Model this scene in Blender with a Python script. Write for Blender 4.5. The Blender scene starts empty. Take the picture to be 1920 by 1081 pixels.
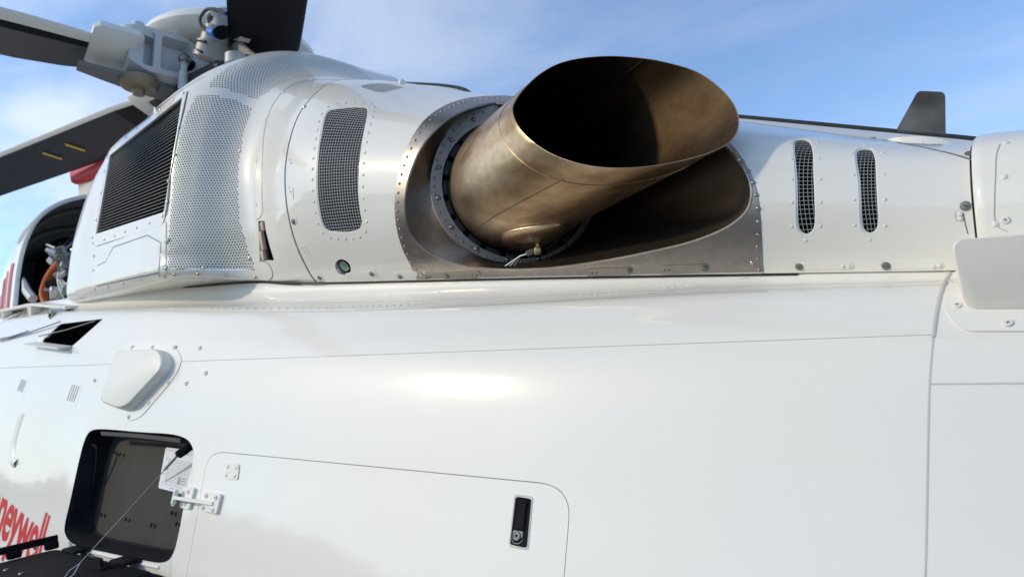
import bpy, bmesh, math, random
import numpy as np
from mathutils import Vector, Matrix
from mathutils.bvhtree import BVHTree
from mathutils.geometry import delaunay_2d_cdt

random.seed(7); rng = np.random.default_rng(7)
sc = bpy.context.scene
col = sc.collection
R_ = math.radians

# ------------------------------------------------------------------ camera, world, sun, exposure
H = 2.1                                   # eye height above the apron; all design coordinates below are eye-relative
PSI, THETA, FPX = R_(37.075), R_(7.4796), 1371.0
cr = np.array([math.cos(PSI), math.sin(PSI), 0.0])
cf = np.array([-math.sin(PSI)*math.cos(THETA), math.cos(PSI)*math.cos(THETA), math.sin(THETA)])
cu = np.cross(cr, cf)
cam_d = bpy.data.cameras.new('camera'); cam = bpy.data.objects.new('camera', cam_d); col.objects.link(cam)
M4 = Matrix(((cr[0], cu[0], -cf[0], 0), (cr[1], cu[1], -cf[1], 0), (cr[2], cu[2], -cf[2], H), (0, 0, 0, 1)))
cam.matrix_world = M4
cam_d.sensor_width = 36; cam_d.lens = FPX/1920*36; cam_d.clip_start = 0.05; cam_d.clip_end = 6000
cam_d.dof.use_dof = True; cam_d.dof.focus_distance = 1.95; cam_d.dof.aperture_fstop = 4.6
sc.camera = cam

SUN_DIR = np.array([-0.65, -0.67, 0.34]); SUN_DIR /= np.linalg.norm(SUN_DIR)     # towards the sun
SUN_EL = math.asin(SUN_DIR[2]); SUN_AZ = math.atan2(SUN_DIR[0], SUN_DIR[1])
VEIL = 0.07
w = bpy.data.worlds.new('World'); sc.world = w; w.use_nodes = True
nt = w.node_tree; nt.nodes.clear()
N = nt.nodes.new; L = nt.links.new
out = N('ShaderNodeOutputWorld'); bg = N('ShaderNodeBackground'); sky = N('ShaderNodeTexSky')
sky.sky_type = 'NISHITA'; sky.sun_disc = False; sky.sun_elevation = SUN_EL; sky.sun_rotation = SUN_AZ
sky.altitude = 200; sky.air_density = 1.0; sky.dust_density = 0.25; sky.ozone_density = 4.0
bg.inputs['Strength'].default_value = 0.136
tc = N('ShaderNodeTexCoord'); sep = N('ShaderNodeSeparateXYZ'); L(tc.outputs['Generated'], sep.inputs[0])
# project the view direction on a high cloud layer
zc = N('ShaderNodeMath'); zc.operation = 'MAXIMUM'; zc.inputs[1].default_value = 0.0; L(sep.outputs['Z'], zc.inputs[0])
za = N('ShaderNodeMath'); za.operation = 'ADD'; za.inputs[1].default_value = 0.16; L(zc.outputs[0], za.inputs[0])
dv = N('ShaderNodeVectorMath'); dv.operation = 'DIVIDE'; L(tc.outputs['Generated'], dv.inputs[0])
cmb = N('ShaderNodeCombineXYZ'); L(za.outputs[0], cmb.inputs[0]); L(za.outputs[0], cmb.inputs[1]); cmb.inputs[2].default_value = 1
L(cmb.outputs[0], dv.inputs[1])
mp = N('ShaderNodeMapping'); mp.inputs['Scale'].default_value = (0.9, 1.7, 0.0); mp.inputs['Rotation'].default_value = (0, 0, R_(35)); mp.inputs['Location'].default_value = (4.3, 1.2, 0)
L(dv.outputs[0], mp.inputs[0])
n1 = N('ShaderNodeTexNoise'); n1.inputs['Scale'].default_value = 1.15; n1.inputs['Detail'].default_value = 9; n1.inputs['Roughness'].default_value = 0.56; n1.inputs['Distortion'].default_value = 0.35
L(mp.outputs[0], n1.inputs['Vector'])
rp = N('ShaderNodeValToRGB'); rp.color_ramp.elements[0].position = 0.33; rp.color_ramp.elements[1].position = 0.66
rp.color_ramp.interpolation = 'EASE'
L(n1.outputs['Fac'], rp.inputs['Fac'])
# thin veil everywhere, thicker streaks towards the nose of the helicopter
vd = N('ShaderNodeVectorMath'); vd.operation = 'DOT_PRODUCT'; L(tc.outputs['Generated'], vd.inputs[0]); vd.inputs[1].default_value = (-0.93, -0.36, 0.0)
vr = N('ShaderNodeMapRange'); vr.inputs['From Min'].default_value = 0.1; vr.inputs['From Max'].default_value = 0.85; vr.inputs['To Min'].default_value = 0.13; vr.inputs['To Max'].default_value = 0.56
L(vd.outputs['Value'], vr.inputs['Value'])
vm = N('ShaderNodeMath'); vm.operation = 'MULTIPLY'; L(vr.outputs[0], vm.inputs[0]); L(rp.outputs['Color'], vm.inputs[1])
ad = N('ShaderNodeMath'); ad.operation = 'ADD'; ad.use_clamp = True; ad.inputs[1].default_value = VEIL; L(vm.outputs[0], ad.inputs[0])
mix = N('ShaderNodeMix'); mix.data_type = 'RGBA'; L(ad.outputs[0], mix.inputs[0])
hue = N('ShaderNodeMix'); hue.data_type = 'RGBA'; hue.blend_type = 'MULTIPLY'; hue.inputs[0].default_value = 1.0; hue.inputs[7].default_value = (0.97, 1.10, 1.19, 1)
L(sky.outputs[0], hue.inputs[6]); L(hue.outputs[2], mix.inputs[6])
mix.inputs[7].default_value = (6.2, 6.2, 6.3, 1)
L(mix.outputs[2], bg.inputs['Color']); L(bg.outputs[0], out.inputs['Surface'])

sun_d = bpy.data.lights.new('sun', 'SUN'); sun_d.energy = 1.4; sun_d.angle = R_(3.5); sun_d.color = (1.0, 0.85, 0.59)
sun = bpy.data.objects.new('sun', sun_d); col.objects.link(sun)
sun.rotation_euler = Vector(-SUN_DIR).to_track_quat('-Z', 'Y').to_euler(); sun.location = (0, 0, 30)
sc.view_settings.view_transform = 'Standard'; sc.view_settings.look = 'None'; sc.view_settings.gamma = 1
sc.view_settings.exposure = 0.55; sc.view_settings.use_curve_mapping = False
sc.render.engine = 'CYCLES'; sc.cycles.use_denoising = True; sc.cycles.max_bounces = 8
sc.cycles.sample_clamp_indirect = 6.0; sc.cycles.caustics_reflective = False

# ------------------------------------------------------------------ pixel rays (only used to measure the place)
def ray(px, py):
    d = cf + cr*((px-960)/FPX) - cu*((py-540.5)/FPX)
    return d/d[1]
def at(px, py, y): return ray(px, py)*y
def onplane(px, py, P, n):
    d = ray(px, py); return d*(np.dot(P, n)/np.dot(d, n))

# ------------------------------------------------------------------ materials
def mat(name, rgb, rough=0.5, metal=0.0, coat=0.0, bump=None, var=None, spec=0.5, coat_rough=0.03):
    m = bpy.data.materials.new(name); m.use_nodes = True
    t = m.node_tree; b = t.nodes['Principled BSDF']
    b.inputs['Base Color'].default_value = (*rgb, 1); b.inputs['Roughness'].default_value = rough
    b.inputs['Metallic'].default_value = metal; b.inputs['Coat Weight'].default_value = coat
    b.inputs['Coat Roughness'].default_value = coat_rough; b.inputs['Specular IOR Level'].default_value = spec
    tcn = t.nodes.new('ShaderNodeTexCoord')
    if var:                                # (scale, amount, second colour)
        sc_, amt, rgb2 = var
        n = t.nodes.new('ShaderNodeTexNoise'); n.inputs['Scale'].default_value = sc_; n.inputs['Detail'].default_value = 6
        t.links.new(tcn.outputs['Object'], n.inputs['Vector'])
        r = t.nodes.new('ShaderNodeMapRange'); r.inputs['From Min'].default_value = .35; r.inputs['From Max'].default_value = .68; r.inputs['To Max'].default_value = amt
        t.links.new(n.outputs['Fac'], r.inputs['Value'])
        mm = t.nodes.new('ShaderNodeMix'); mm.data_type = 'RGBA'; mm.inputs[6].default_value = (*rgb, 1); mm.inputs[7].default_value = (*rgb2, 1)
        t.links.new(r.outputs[0], mm.inputs[0]); t.links.new(mm.outputs[2], b.inputs['Base Color'])
        m['mixnode'] = mm.name
    if bump:                               # (scale, strength, distance)
        n = t.nodes.new('ShaderNodeTexNoise'); n.inputs['Scale'].default_value = bump[0]; n.inputs['Detail'].default_value = 3
        t.links.new(tcn.outputs['Object'], n.inputs['Vector'])
        bp = t.nodes.new('ShaderNodeBump'); bp.inputs['Strength'].default_value = bump[1]; bp.inputs['Distance'].default_value = bump[2]
        t.links.new(n.outputs['Fac'], bp.inputs['Height']); t.links.new(bp.outputs[0], b.inputs['Normal'])
        if coat > .5:
            mq = t.nodes.new('ShaderNodeMapping'); mq.inputs['Scale'].default_value = (.5, 2.0, 2.6); t.links.new(tcn.outputs['Object'], mq.inputs[0])
            n5 = t.nodes.new('ShaderNodeTexNoise'); n5.inputs['Scale'].default_value = 3.2; n5.inputs['Detail'].default_value = 3; t.links.new(mq.outputs[0], n5.inputs['Vector'])
            b5 = t.nodes.new('ShaderNodeBump'); b5.inputs['Strength'].default_value = .10; b5.inputs['Distance'].default_value = .008
            t.links.new(n5.outputs['Fac'], b5.inputs['Height']); t.links.new(bp.outputs[0], b5.inputs['Normal']); t.links.new(b5.outputs[0], b.inputs['Normal']); bp = b5
        if coat: t.links.new(bp.outputs[0], b.inputs['Coat Normal'])
    return m
white = mat('white_paint', (.81, .785, .715), .42, 0, .9, bump=(2.6, .16, .01), var=(1.6, .35, (.775, .75, .685)), spec=.3, coat_rough=.075)
white_flat = mat('white_satin_paint', (.78, .76, .70), .45, 0, .15, spec=.4)
grey_paint = mat('light_grey_paint', (.55, .56, .57), .45, 0, .2)
mid_grey = mat('mid_grey_paint', (.22, .22, .22), .5, 0, 0)
cell_grey = mat('grey_backing', (.22, .225, .23), .6)
dark = mat('dark_interior', (.010, .010, .011), .9, spec=.05)
black = mat('black_plastic', (.012, .013, .015), .75, var=(18, .6, (.020, .020, .022)), bump=(240, .15, .002), spec=.06)
brownish = mat('bay_panel_grey', (.035, .034, .031), .65, var=(9, .7, (.047, .046, .043)), bump=(160, .1, .002), spec=.15)
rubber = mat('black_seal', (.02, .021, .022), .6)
seamgrey = mat('grey_sealant', (.16, .16, .16), .6)
seamback = mat('seam_filler', (.40, .40, .39), .7)
seamlight = mat('pale_sealant', (.52, .52, .50), .5)
steel = mat('steel', (.62, .60, .57), .32, 1.0)
steel_dark = mat('dark_steel', (.22, .21, .2), .4, 1.0)
brass = mat('brass', (.66, .48, .24), .35, 1.0)
wire_m = mat('wire_grey', (.50, .51, .51), .45, .3)
red = mat('red_paint', (.62, .015, .02), .5, 0, .1, spec=.3)
redtext = mat('red_lettering', (.58, .025, .03), .5, 0, 0, spec=.2)
orange = mat('orange_hose', (.55, .10, .015), .5, bump=(60, .4, .01))
blue = mat('blue_band', (.02, .06, .42), .4)
brightblue = mat('blue_connector', (.03, .18, .60), .4)
yellow = mat('yellow_mark', (.75, .45, .06), .5)
slate = mat('slate_blade_paint', (.028, .030, .038), .5, var=(3, .6, (.04, .04, .048)), spec=.3)
blade_black = mat('black_blade_paint', (.008, .008, .011), .6, spec=.2)
blade_grey = mat('grey_blade_paint', (.11, .105, .11), .5, var=(2.5, .8, (.07, .07, .08)))
green = mat('green_button', (.02, .22, .15), .3, 0, .6)
tan = mat('tan_foam', (.62, .50, .39), .8, spec=.1)
placard = mat('placard_white', (.72, .73, .75), .5)
ink = mat('placard_ink', (.10, .10, .11), .6)
inkgrey = mat('placard_grey', (.26, .26, .27), .6)
khaki = mat('khaki_liner', (.085, .078, .066), .7, var=(5, .7, (.05, .047, .042)))
concrete = mat('apron_concrete', (.30, .29, .275), .85, var=(.7, .6, (.24, .235, .225)), bump=(30, .2, .01))
grass = mat('grass', (.075, .095, .035), .9, var=(.2, .8, (.10, .105, .05)))
leaf = mat('tree_green', (.045, .06, .025), .8, var=(.4, .8, (.07, .08, .035)))

def metal_mat(name, cols, rough, scale, stretch, aniso_bump=.04, rot=0.0, detail=5, dist=.25):
    m = bpy.data.materials.new(name); m.use_nodes = True; t = m.node_tree; b = t.nodes['Principled BSDF']
    tcn = t.nodes.new('ShaderNodeTexCoord'); mpn = t.nodes.new('ShaderNodeMapping'); mpn.inputs['Scale'].default_value = stretch; mpn.inputs['Rotation'].default_value = (0, 0, rot)
    t.links.new(tcn.outputs['Object'], mpn.inputs[0])
    n = t.nodes.new('ShaderNodeTexNoise'); n.inputs['Scale'].default_value = scale; n.inputs['Detail'].default_value = detail; n.inputs['Roughness'].default_value = .55; n.inputs['Distortion'].default_value = dist
    t.links.new(mpn.outputs[0], n.inputs['Vector'])
    r = t.nodes.new('ShaderNodeValToRGB'); e = r.color_ramp.elements
    e[0].position = .30; e[0].color = (*cols[0], 1); e[1].position = .72; e[1].color = (*cols[-1], 1)
    for k, c in enumerate(cols[1:-1]):
        x = e.new(.30+.42*(k+1)/(len(cols)-1)); x.color = (*c, 1)
    t.links.new(n.outputs['Fac'], r.inputs['Fac'])
    f = t.nodes.new('ShaderNodeTexNoise'); f.inputs['Scale'].default_value = 40; f.inputs['Detail'].default_value = 5
    t.links.new(tcn.outputs['Object'], f.inputs['Vector'])
    mm = t.nodes.new('ShaderNodeMix'); mm.data_type = 'RGBA'; mm.blend_type = 'MULTIPLY'; mm.inputs[0].default_value = .35
    t.links.new(r.outputs[0], mm.inputs[6]); t.links.new(f.outputs['Fac'], mm.inputs[7]); t.links.new(mm.outputs[2], b.inputs['Base Color'])
    b.inputs['Metallic'].default_value = 1.0
    rr = t.nodes.new('ShaderNodeMapRange'); rr.inputs['To Min'].default_value = rough-.07; rr.inputs['To Max'].default_value = rough+.12
    t.links.new(n.outputs['Fac'], rr.inputs['Value']); t.links.new(rr.outputs[0], b.inputs['Roughness'])
    bp = t.nodes.new('ShaderNodeBump'); bp.inputs['Strength'].default_value = aniso_bump; bp.inputs['Distance'].default_value = .01
    t.links.new(f.outputs['Fac'], bp.inputs['Height']); t.links.new(bp.outputs[0], b.inputs['Normal'])
    return m
tube_m = metal_mat('heat_tinted_steel', [(.10, .064, .036), (.48, .31, .16), (.80, .60, .39), (.40, .32, .25)], .34, 5.0, (.32, 1, 1), .03, R_(25))
inner_m = metal_mat('sooty_steel', [(.02, .014, .009), (.14, .095, .055), (.24, .17, .105)], .5, 3.6, (.4, 1, 1), .03, R_(25))
scoop_m = metal_mat('titanium', [(.30, .26, .225), (.42, .38, .34), (.36, .335, .31)], .38, 2.0, (1, 1, 3), .02)
bowl_m = metal_mat('brown_titanium', [(.16, .115, .085), (.25, .20, .165), (.15, .13, .112)], .42, 2.4, (1, 1, 1), .02)
ring_m = metal_mat('ring_titanium', [(.40, .355, .31), (.50, .45, .40)], .62, 4.0, (1, 1, 1), .02)

# ------------------------------------------------------------------ scene tree helpers
root = bpy.data.objects.new('helicopter', None); col.objects.link(root); root.location = (-3.0, 2.75, 0)
root['label'] = 'white helicopter with a bronze exhaust pipe and an open baggage hatch'; root['category'] = 'helicopter'
ROOT_INV = Matrix.Translation((3.0, -2.75, 0))
UP = np.array([0, 0, H])
def mesh_from(name, V, F, m=None, smooth=True, normals=None, mats=None, mi=None):
    me = bpy.data.meshes.new(name)
    V = np.asarray(V, float)+UP
    me.from_pydata([tuple(v) for v in V.tolist()], [], [tuple(f) for f in F]); me.update()
    if mats:
        for q in mats: me.materials.append(q)
        me.polygons.foreach_set('material_index', np.asarray(mi, dtype=np.int32))
    elif m: me.materials.append(m)
    me.polygons.foreach_set('use_smooth', np.full(len(me.polygons), bool(smooth)))
    if normals is not None:
        me.normals_split_custom_set_from_vertices([tuple(n) for n in np.asarray(normals).tolist()])
    return me
def put(name, me, parent=None, label=None, stuff=False):
    o = bpy.data.objects.new(name, me); col.objects.link(o)
    p = parent or root; o.parent = p
    if p is root: o.matrix_parent_inverse = ROOT_INV
    if label: o['label'] = label
    if stuff: o['kind'] = 'stuff'
    return o
class MB:
    """collects simple shapes, then links them as one mesh"""
    def __init__(s): s.V = []; s.F = []; s.mi = []; s.m = 0
    def add(s, V, F):
        k = len(s.V); s.V += [np.asarray(v, float) for v in V]; s.F += [tuple(i+k for i in f) for f in F]; s.mi += [s.m]*len(F); return s
    def loft(s, loops, close=True, caps=(False, False)):
        n = len(loops[0]); V = [p for l in loops for p in l]; F = []
        for i in range(len(loops)-1):
            for j in range(n if close else n-1):
                a = i*n+j; b = i*n+(j+1) % n; F.append((a, b, b+n, a+n))
        if caps[0]: F.append(tuple(range(n-1, -1, -1)))
        if caps[1]: F.append(tuple((len(loops)-1)*n+j for j in range(n)))
        return s.add(V, F)
    def tube(s, pts, r, n=8, caps=True):
        pts = [np.asarray(p, float) for p in pts]; rs = r if isinstance(r, (list, tuple)) else [r]*len(pts)
        loops = []; prev = None
        for i, p in enumerate(pts):
            t = pts[min(i+1, len(pts)-1)]-pts[max(i-1, 0)]; t = t/(np.linalg.norm(t)+1e-12)
            if prev is None:
                a = np.cross(t, [0, 0, 1.0]);
                if np.linalg.norm(a) < .1: a = np.cross(t, [0, 1.0, 0])
            else: a = prev-t*np.dot(prev, t)
            a = a/np.linalg.norm(a); prev = a; b = np.cross(t, a)
            loops.append([p+rs[i]*(math.cos(q)*a+math.sin(q)*b) for q in np.linspace(0, 2*math.pi, n, endpoint=False)])
        return s.loft(loops, True, (caps, caps))
    def box(s, c, ax, size, bev=0.0):
        """bevelled box; ax = three unit axes"""
        c = np.asarray(c, float); ax = [np.asarray(a, float)/np.linalg.norm(a) for a in ax]; h = [q/2 for q in size]
        b = min(bev, min(h)*.9)
        def ringp(z, ins):
            x = h[0]-ins; y = h[1]-ins; cc = min(b, x, y) if b else 0
            P = [(x-cc, -y), (x, -y+cc), (x, y-cc), (x-cc, y), (-x+cc, y), (-x, y-cc), (-x, -y+cc), (-x+cc, -y)] if b else [(x, -y), (x, y), (-x, y), (-x, -y)]
            return [c+ax[0]*p+ax[1]*q+ax[2]*z for p, q in P]
        L_ = [ringp(-h[2], b), ringp(-h[2]+b, 0), ringp(h[2]-b, 0), ringp(h[2], b)] if b else [ringp(-h[2], 0), ringp(h[2], 0)]
        return s.loft(L_, True, (True, True))
    def ball(s, c, r, nu=8, nv=5):
        c = np.asarray(c, float); loops = []
        for i in range(nv+1):
            a = -math.pi/2+math.pi*i/nv
            loops.append([c+r*np.array([math.cos(a)*math.cos(b), math.cos(a)*math.sin(b), math.sin(a)]) for b in np.linspace(0, 2*math.pi, nu, endpoint=False)])
        return s.loft(loops)
    def mesh(s, name, m, smooth=True, mats=None):
        me = mesh_from(name, s.V, s.F, m, smooth, mats=mats, mi=s.mi if mats else None)
        bm = bmesh.new(); bm.from_mesh(me); bmesh.ops.recalc_face_normals(bm, faces=bm.faces)
        if smooth:
            for e in bm.edges:
                if len(e.link_faces) == 2 and e.calc_face_angle(0) > R_(38): e.smooth = False
        bm.to_mesh(me); bm.free(); return me
    def put(s, name, m, parent=None, smooth=True, label=None, mats=None, stuff=False):
        return put(name, s.mesh(name, m, smooth, mats), parent, label, stuff)
def unit(v): v = np.asarray(v, float); return v/np.linalg.norm(v)

# ------------------------------------------------------------------ lofted skins: stations along the fuselage
def hermite(xs, Y, xq):
    """non-uniform cubic Hermite, Y (n, ...) at xs, sampled at xq"""
    xs = np.asarray(xs, float); Y = np.asarray(Y, float); n = len(xs)
    d = np.diff(xs).reshape((-1,)+(1,)*(Y.ndim-1)); s = np.diff(Y, axis=0)/d
    m = np.zeros_like(Y); m[0] = s[0]; m[-1] = s[-1]
    m[1:-1] = (s[:-1]*d[1:]+s[1:]*d[:-1])/(d[1:]+d[:-1])
    k = np.clip(np.searchsorted(xs, xq, side='right')-1, 0, n-2)
    sh = (-1,)+(1,)*(Y.ndim-1); h = (xs[k+1]-xs[k]).reshape(sh); t = ((xq-xs[k])/(xs[k+1]-xs[k])).reshape(sh)
    return (2*t**3-3*t**2+1)*Y[k]+(t**3-2*t**2+t)*h*m[k]+(-2*t**3+3*t**2)*Y[k+1]+(t**3-t**2)*h*m[k+1]
class Skin:
    def __init__(s, xs, st, nx, nv, smooth=0):
        st = np.asarray(st, float)                     # (nst, k, 2) of y, z
        ch = np.linalg.norm(np.diff(st, axis=1), axis=2).mean(0); s.kv = np.concatenate([[0], np.cumsum(ch)])
        s.v = np.linspace(0, s.kv[-1], nv); s.u = np.linspace(xs[0], xs[-1], nx)
        A = np.stack([hermite(s.kv, q, s.v) for q in st])
        B = hermite(xs, A, s.u)
        for _ in range(smooth):
            C = B.copy(); C[1:-1] = (B[:-2]+2*B[1:-1]+B[2:])/4; B = C
        G = np.zeros((nx, nv, 3)); G[:, :, 0] = s.u[:, None]; G[:, :, 1:] = B; s.G = G
        du = np.gradient(G, axis=0); dvv = np.gradient(G, axis=1); n = np.cross(du, dvv)
        n /= np.linalg.norm(n, axis=2, keepdims=True)+1e-12
        if n[nx//2, nv//3, 1] > 0: n = -n
        s.Nn = n
        V = G.reshape(-1, 3); idx = np.arange(nx*nv).reshape(nx, nv)
        F = np.stack([idx[:-1, :-1], idx[1:, :-1], idx[1:, 1:], idx[:-1, 1:]], -1).reshape(-1, 4)
        s.bvh = BVHTree.FromPolygons(V.tolist(), F.tolist()); s.nv = nv
    def _bl(s, A, uv):
        uv = np.atleast_2d(uv); a = np.clip((uv[:, 0]-s.u[0])/(s.u[1]-s.u[0]), 0, len(s.u)-1.0001); b = np.clip((uv[:, 1]-s.v[0])/(s.v[1]-s.v[0]), 0, len(s.v)-1.0001)
        i = a.astype(int); j = b.astype(int); p = (a-i)[:, None]; q = (b-j)[:, None]
        return A[i, j]*(1-p)*(1-q)+A[i+1, j]*p*(1-q)+A[i, j+1]*(1-p)*q+A[i+1, j+1]*p*q
    def P(s, uv, off=0.0):
        r = s._bl(s.G, uv); return r+s.N(uv)*off if off else r
    def N(s, uv): n = s._bl(s.Nn, uv); return n/np.linalg.norm(n, axis=1, keepdims=True)
    def hit(s, px, py):
        d = ray(px, py); h = s.bvh.ray_cast(Vector((0, 0, 0)), Vector(d))
        if h[0] is None: return s.near(px, py)
        f = h[2]; i, j = divmod(f, s.nv-1); G = s.G
        P00, P10, P01, P11 = G[i, j], G[i+1, j], G[i, j+1], G[i+1, j+1]; X = np.array(h[0]); a = b = .5
        for _ in range(6):
            S = P00*(1-a)*(1-b)+P10*a*(1-b)+P01*(1-a)*b+P11*a*b
            Da = (P10-P00)*(1-b)+(P11-P01)*b; Db = (P01-P00)*(1-a)+(P11-P10)*a
            q = np.linalg.lstsq(np.stack([Da, Db], 1), X-S, rcond=None)[0]; a += q[0]; b += q[1]
        return np.array([s.u[0]+(i+a)*(s.u[1]-s.u[0]), s.v[0]+(j+b)*(s.v[1]-s.v[0])])
    def near(s, px, py):
        """the outline of the skin nearest to a sight line that just misses it"""
        if not hasattr(s, 'pix'):
            G = s.G.reshape(-1, 3); d = G@cf; s.pix = np.stack([960+FPX*(G@cr)/d, 540.5-FPX*(G@cu)/d], 1)
            s.pix[(d < .2) | ((s.Nn.reshape(-1, 3)*G).sum(1) > .02*d)] = 1e6
        k = int(np.argmin(((s.pix-[px, py])**2).sum(1))); i, j = divmod(k, s.nv); return np.array([s.u[i], s.v[j]])
    def hits(s, pts):
        r = []
        for p in pts:
            q = s.hit(*p)
            if q is not None: r.append(q)
        return np.array(r)
    def vat(s, x, z):
        """v where height z is met at station x (going up)"""
        i = int(np.clip((x-s.u[0])/(s.u[1]-s.u[0]), 0, len(s.u)-1)); return float(np.interp(z, s.G[i, :, 2], s.v))

def dens(pts, step, closed=True):
    P = [np.asarray(p, float) for p in pts]; n = len(P); o = []
    for i in range(n if closed else n-1):
        a = P[i]; b = P[(i+1) % n]; k = max(1, int(math.ceil(np.linalg.norm(b-a)/step)))
        o += [a+(b-a)*t/k for t in range(k)]
    if not closed: o.append(P[-1])
    return np.array(o)
def spline(pts, n, closed=False):
    """Catmull-Rom through points, n samples"""
    P = np.asarray(pts, float)
    if closed: P = np.vstack([P, P[:1]])
    d = np.concatenate([[0], np.cumsum(np.sqrt(np.linalg.norm(np.diff(P, axis=0), axis=1))+1e-9)])
    q = np.linspace(0, d[-1], n, endpoint=not closed)
    if closed:
        dd = np.concatenate([d[:-1]-d[-1], d, d[1:]+d[-1]]); PP = np.vstack([P[:-1], P, P[1:]])
        return hermite(dd, PP, q)
    return hermite(d, P, q)
def rpoly(pts, r, k=5):
    """polygon with rounded corners"""
    P = [np.asarray(p, float) for p in pts]; n = len(P); o = []
    rr = r if isinstance(r, (list, tuple)) else [r]*n
    for i in range(n):
        a, b, c = P[i-1], P[i], P[(i+1) % n]; ra = min(rr[i], np.linalg.norm(a-b)*.48, np.linalg.norm(c-b)*.48)
        p = b+unit(a-b)*ra; q = b+unit(c-b)*ra
        o += [p*(1-t)**2+2*b*t*(1-t)+q*t*t for t in np.linspace(0, 1, k)]
    return np.array(o)
def inpoly(P, poly):
    x, y = P[:, 0], P[:, 1]; r = np.zeros(len(P), bool); n = len(poly)
    for i in range(n):
        x1, y1 = poly[i]; x2, y2 = poly[(i+1) % n]
        if y1 == y2: continue
        c = ((y1 > y) != (y2 > y)) & (x < (x2-x1)*(y-y1)/(y2-y1)+x1); r ^= c
    return r
def offset_poly(uv, d):
    """shift a closed loop outwards by d (either winding)"""
    uv = np.asarray(uv); t = np.roll(uv, -1, 0)-np.roll(uv, 1, 0); t /= np.linalg.norm(t, axis=1, keepdims=True)+1e-12
    n = np.stack([t[:, 1], -t[:, 0]], 1); area = np.sum(uv[:, 0]*np.roll(uv[:, 1], -1)-np.roll(uv[:, 0], -1)*uv[:, 1])
    return uv+n*(d if area > 0 else -d)
def panel_geo(S, outer, holes=(), h=.04, off=0.0, th=.012, lip=True, lip_holes=True):
    """skin panel bounded by uv loops; returns V, F, normals"""
    loops = [np.asarray(outer)]+[np.asarray(q) for q in holes]
    lo = loops[0].min(0); hi = loops[0].max(0)
    gx, gy = np.meshgrid(np.arange(lo[0]+h/2, hi[0], h), np.arange(lo[1]+h/2, hi[1], h)); P = np.stack([gx.ravel(), gy.ravel()], 1)
    k = inpoly(P, loops[0])
    for q in loops[1:]: k &= ~inpoly(P, q)
    P = P[k]
    for q in loops:
        for c in range(0, len(q), 200):
            if len(P): P = P[np.sqrt(((P[:, None]-q[None, c:c+200])**2).sum(-1)).min(1) > h*.4]
    pts = np.vstack(loops+[P]); E = []; b = 0
    for q in loops:
        n = len(q); E += [(b+i, b+(i+1) % n) for i in range(n)]; b += n
    r = delaunay_2d_cdt([Vector(p) for p in pts.tolist()], E, [], 0, 1e-7)
    V2 = np.array([tuple(v) for v in r[0]]); T = np.array([f for f in r[2]])
    c = V2[T].mean(1); k = inpoly(c, loops[0])
    for q in loops[1:]: k &= ~inpoly(c, q)
    T = T[k]
    V = S.P(V2, off); Nn = S.N(V2)
    fn = np.cross(V[T[:, 1]]-V[T[:, 0]], V[T[:, 2]]-V[T[:, 0]]); s = (fn*Nn[T[:, 0]]).sum(1) < 0
    T[s] = T[s][:, ::-1]
    F = [tuple(t) for t in T.tolist()]; V = list(V); Nn = list(Nn)
    if lip:
        for li, q in enumerate(loops):
            if li and not lip_holes: continue
            A = S.P(q, off); n3 = S.N(q); B = A-n3*th; n = len(q)
            t = np.roll(A, -1, 0)-np.roll(A, 1, 0); w_ = np.cross(t, n3); w_ /= np.linalg.norm(w_, axis=1, keepdims=True)+1e-12
            area = np.sum(q[:, 0]*np.roll(q[:, 1], -1)-np.roll(q[:, 0], -1)*q[:, 1])
            k0 = len(V); V += list(A)+list(B)
            for i in range(n):
                j = (i+1) % n; F.append((k0+i, k0+j, k0+n+j, k0+n+i))
            # orientation: outward of material
            ctr = q.mean(0); test = q[0]+(offset_poly(q, 1e-3)[0]-q[0])
            outw = S.P(test[None], off)[0]-A[0]
            if li: outw = -outw
            sg = 1 if np.dot(w_[0], outw) > 0 else -1
            Nn += list(w_*sg)+list(w_*sg)
            fn = np.cross(np.array(V[F[-n][1]])-V[F[-n][0]], np.array(V[F[-n][2]])-V[F[-n][0]])
            if np.dot(fn, w_[0]*sg) < 0:
                for i in range(n): F[-n+i] = F[-n+i][::-1]
    return V, F, Nn
def panel(name, S, outer, holes=(), h=.04, off=0.0, th=.012, m=None, parent=None, lip=True, label=None):
    V, F, Nn = panel_geo(S, outer, holes, h, off, th, lip)
    return put(name, mesh_from(name, V, F, m or white, True, Nn), parent, label)
def strip_geo(S, uv, width, off=.0006, closed=False, hgt=0.0):
    uv = np.asarray(uv); n = len(uv); P = S.P(uv, off); n3 = S.N(uv)
    t = (np.roll(P, -1, 0)-np.roll(P, 1, 0)) if closed else np.gradient(P, axis=0)
    s = np.cross(n3, t); s /= np.linalg.norm(s, axis=1, keepdims=True)+1e-12
    A = P+s*width/2; B = P-s*width/2; V = list(A)+list(P+n3*hgt)+list(B); F = []
    for i in range(n if closed else n-1):
        j = (i+1) % n; F += [(i, j, n+j, n+i), (n+i, n+j, 2*n+j, 2*n+i)]
    return V, F
def strip(name, S, uv, width, m, off=.0006, parent=None, closed=False, hgt=.0004):
    V, F = strip_geo(S, uv, width, off, closed, hgt); return put(name, mesh_from(name, V, F, m, True), parent)

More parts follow.
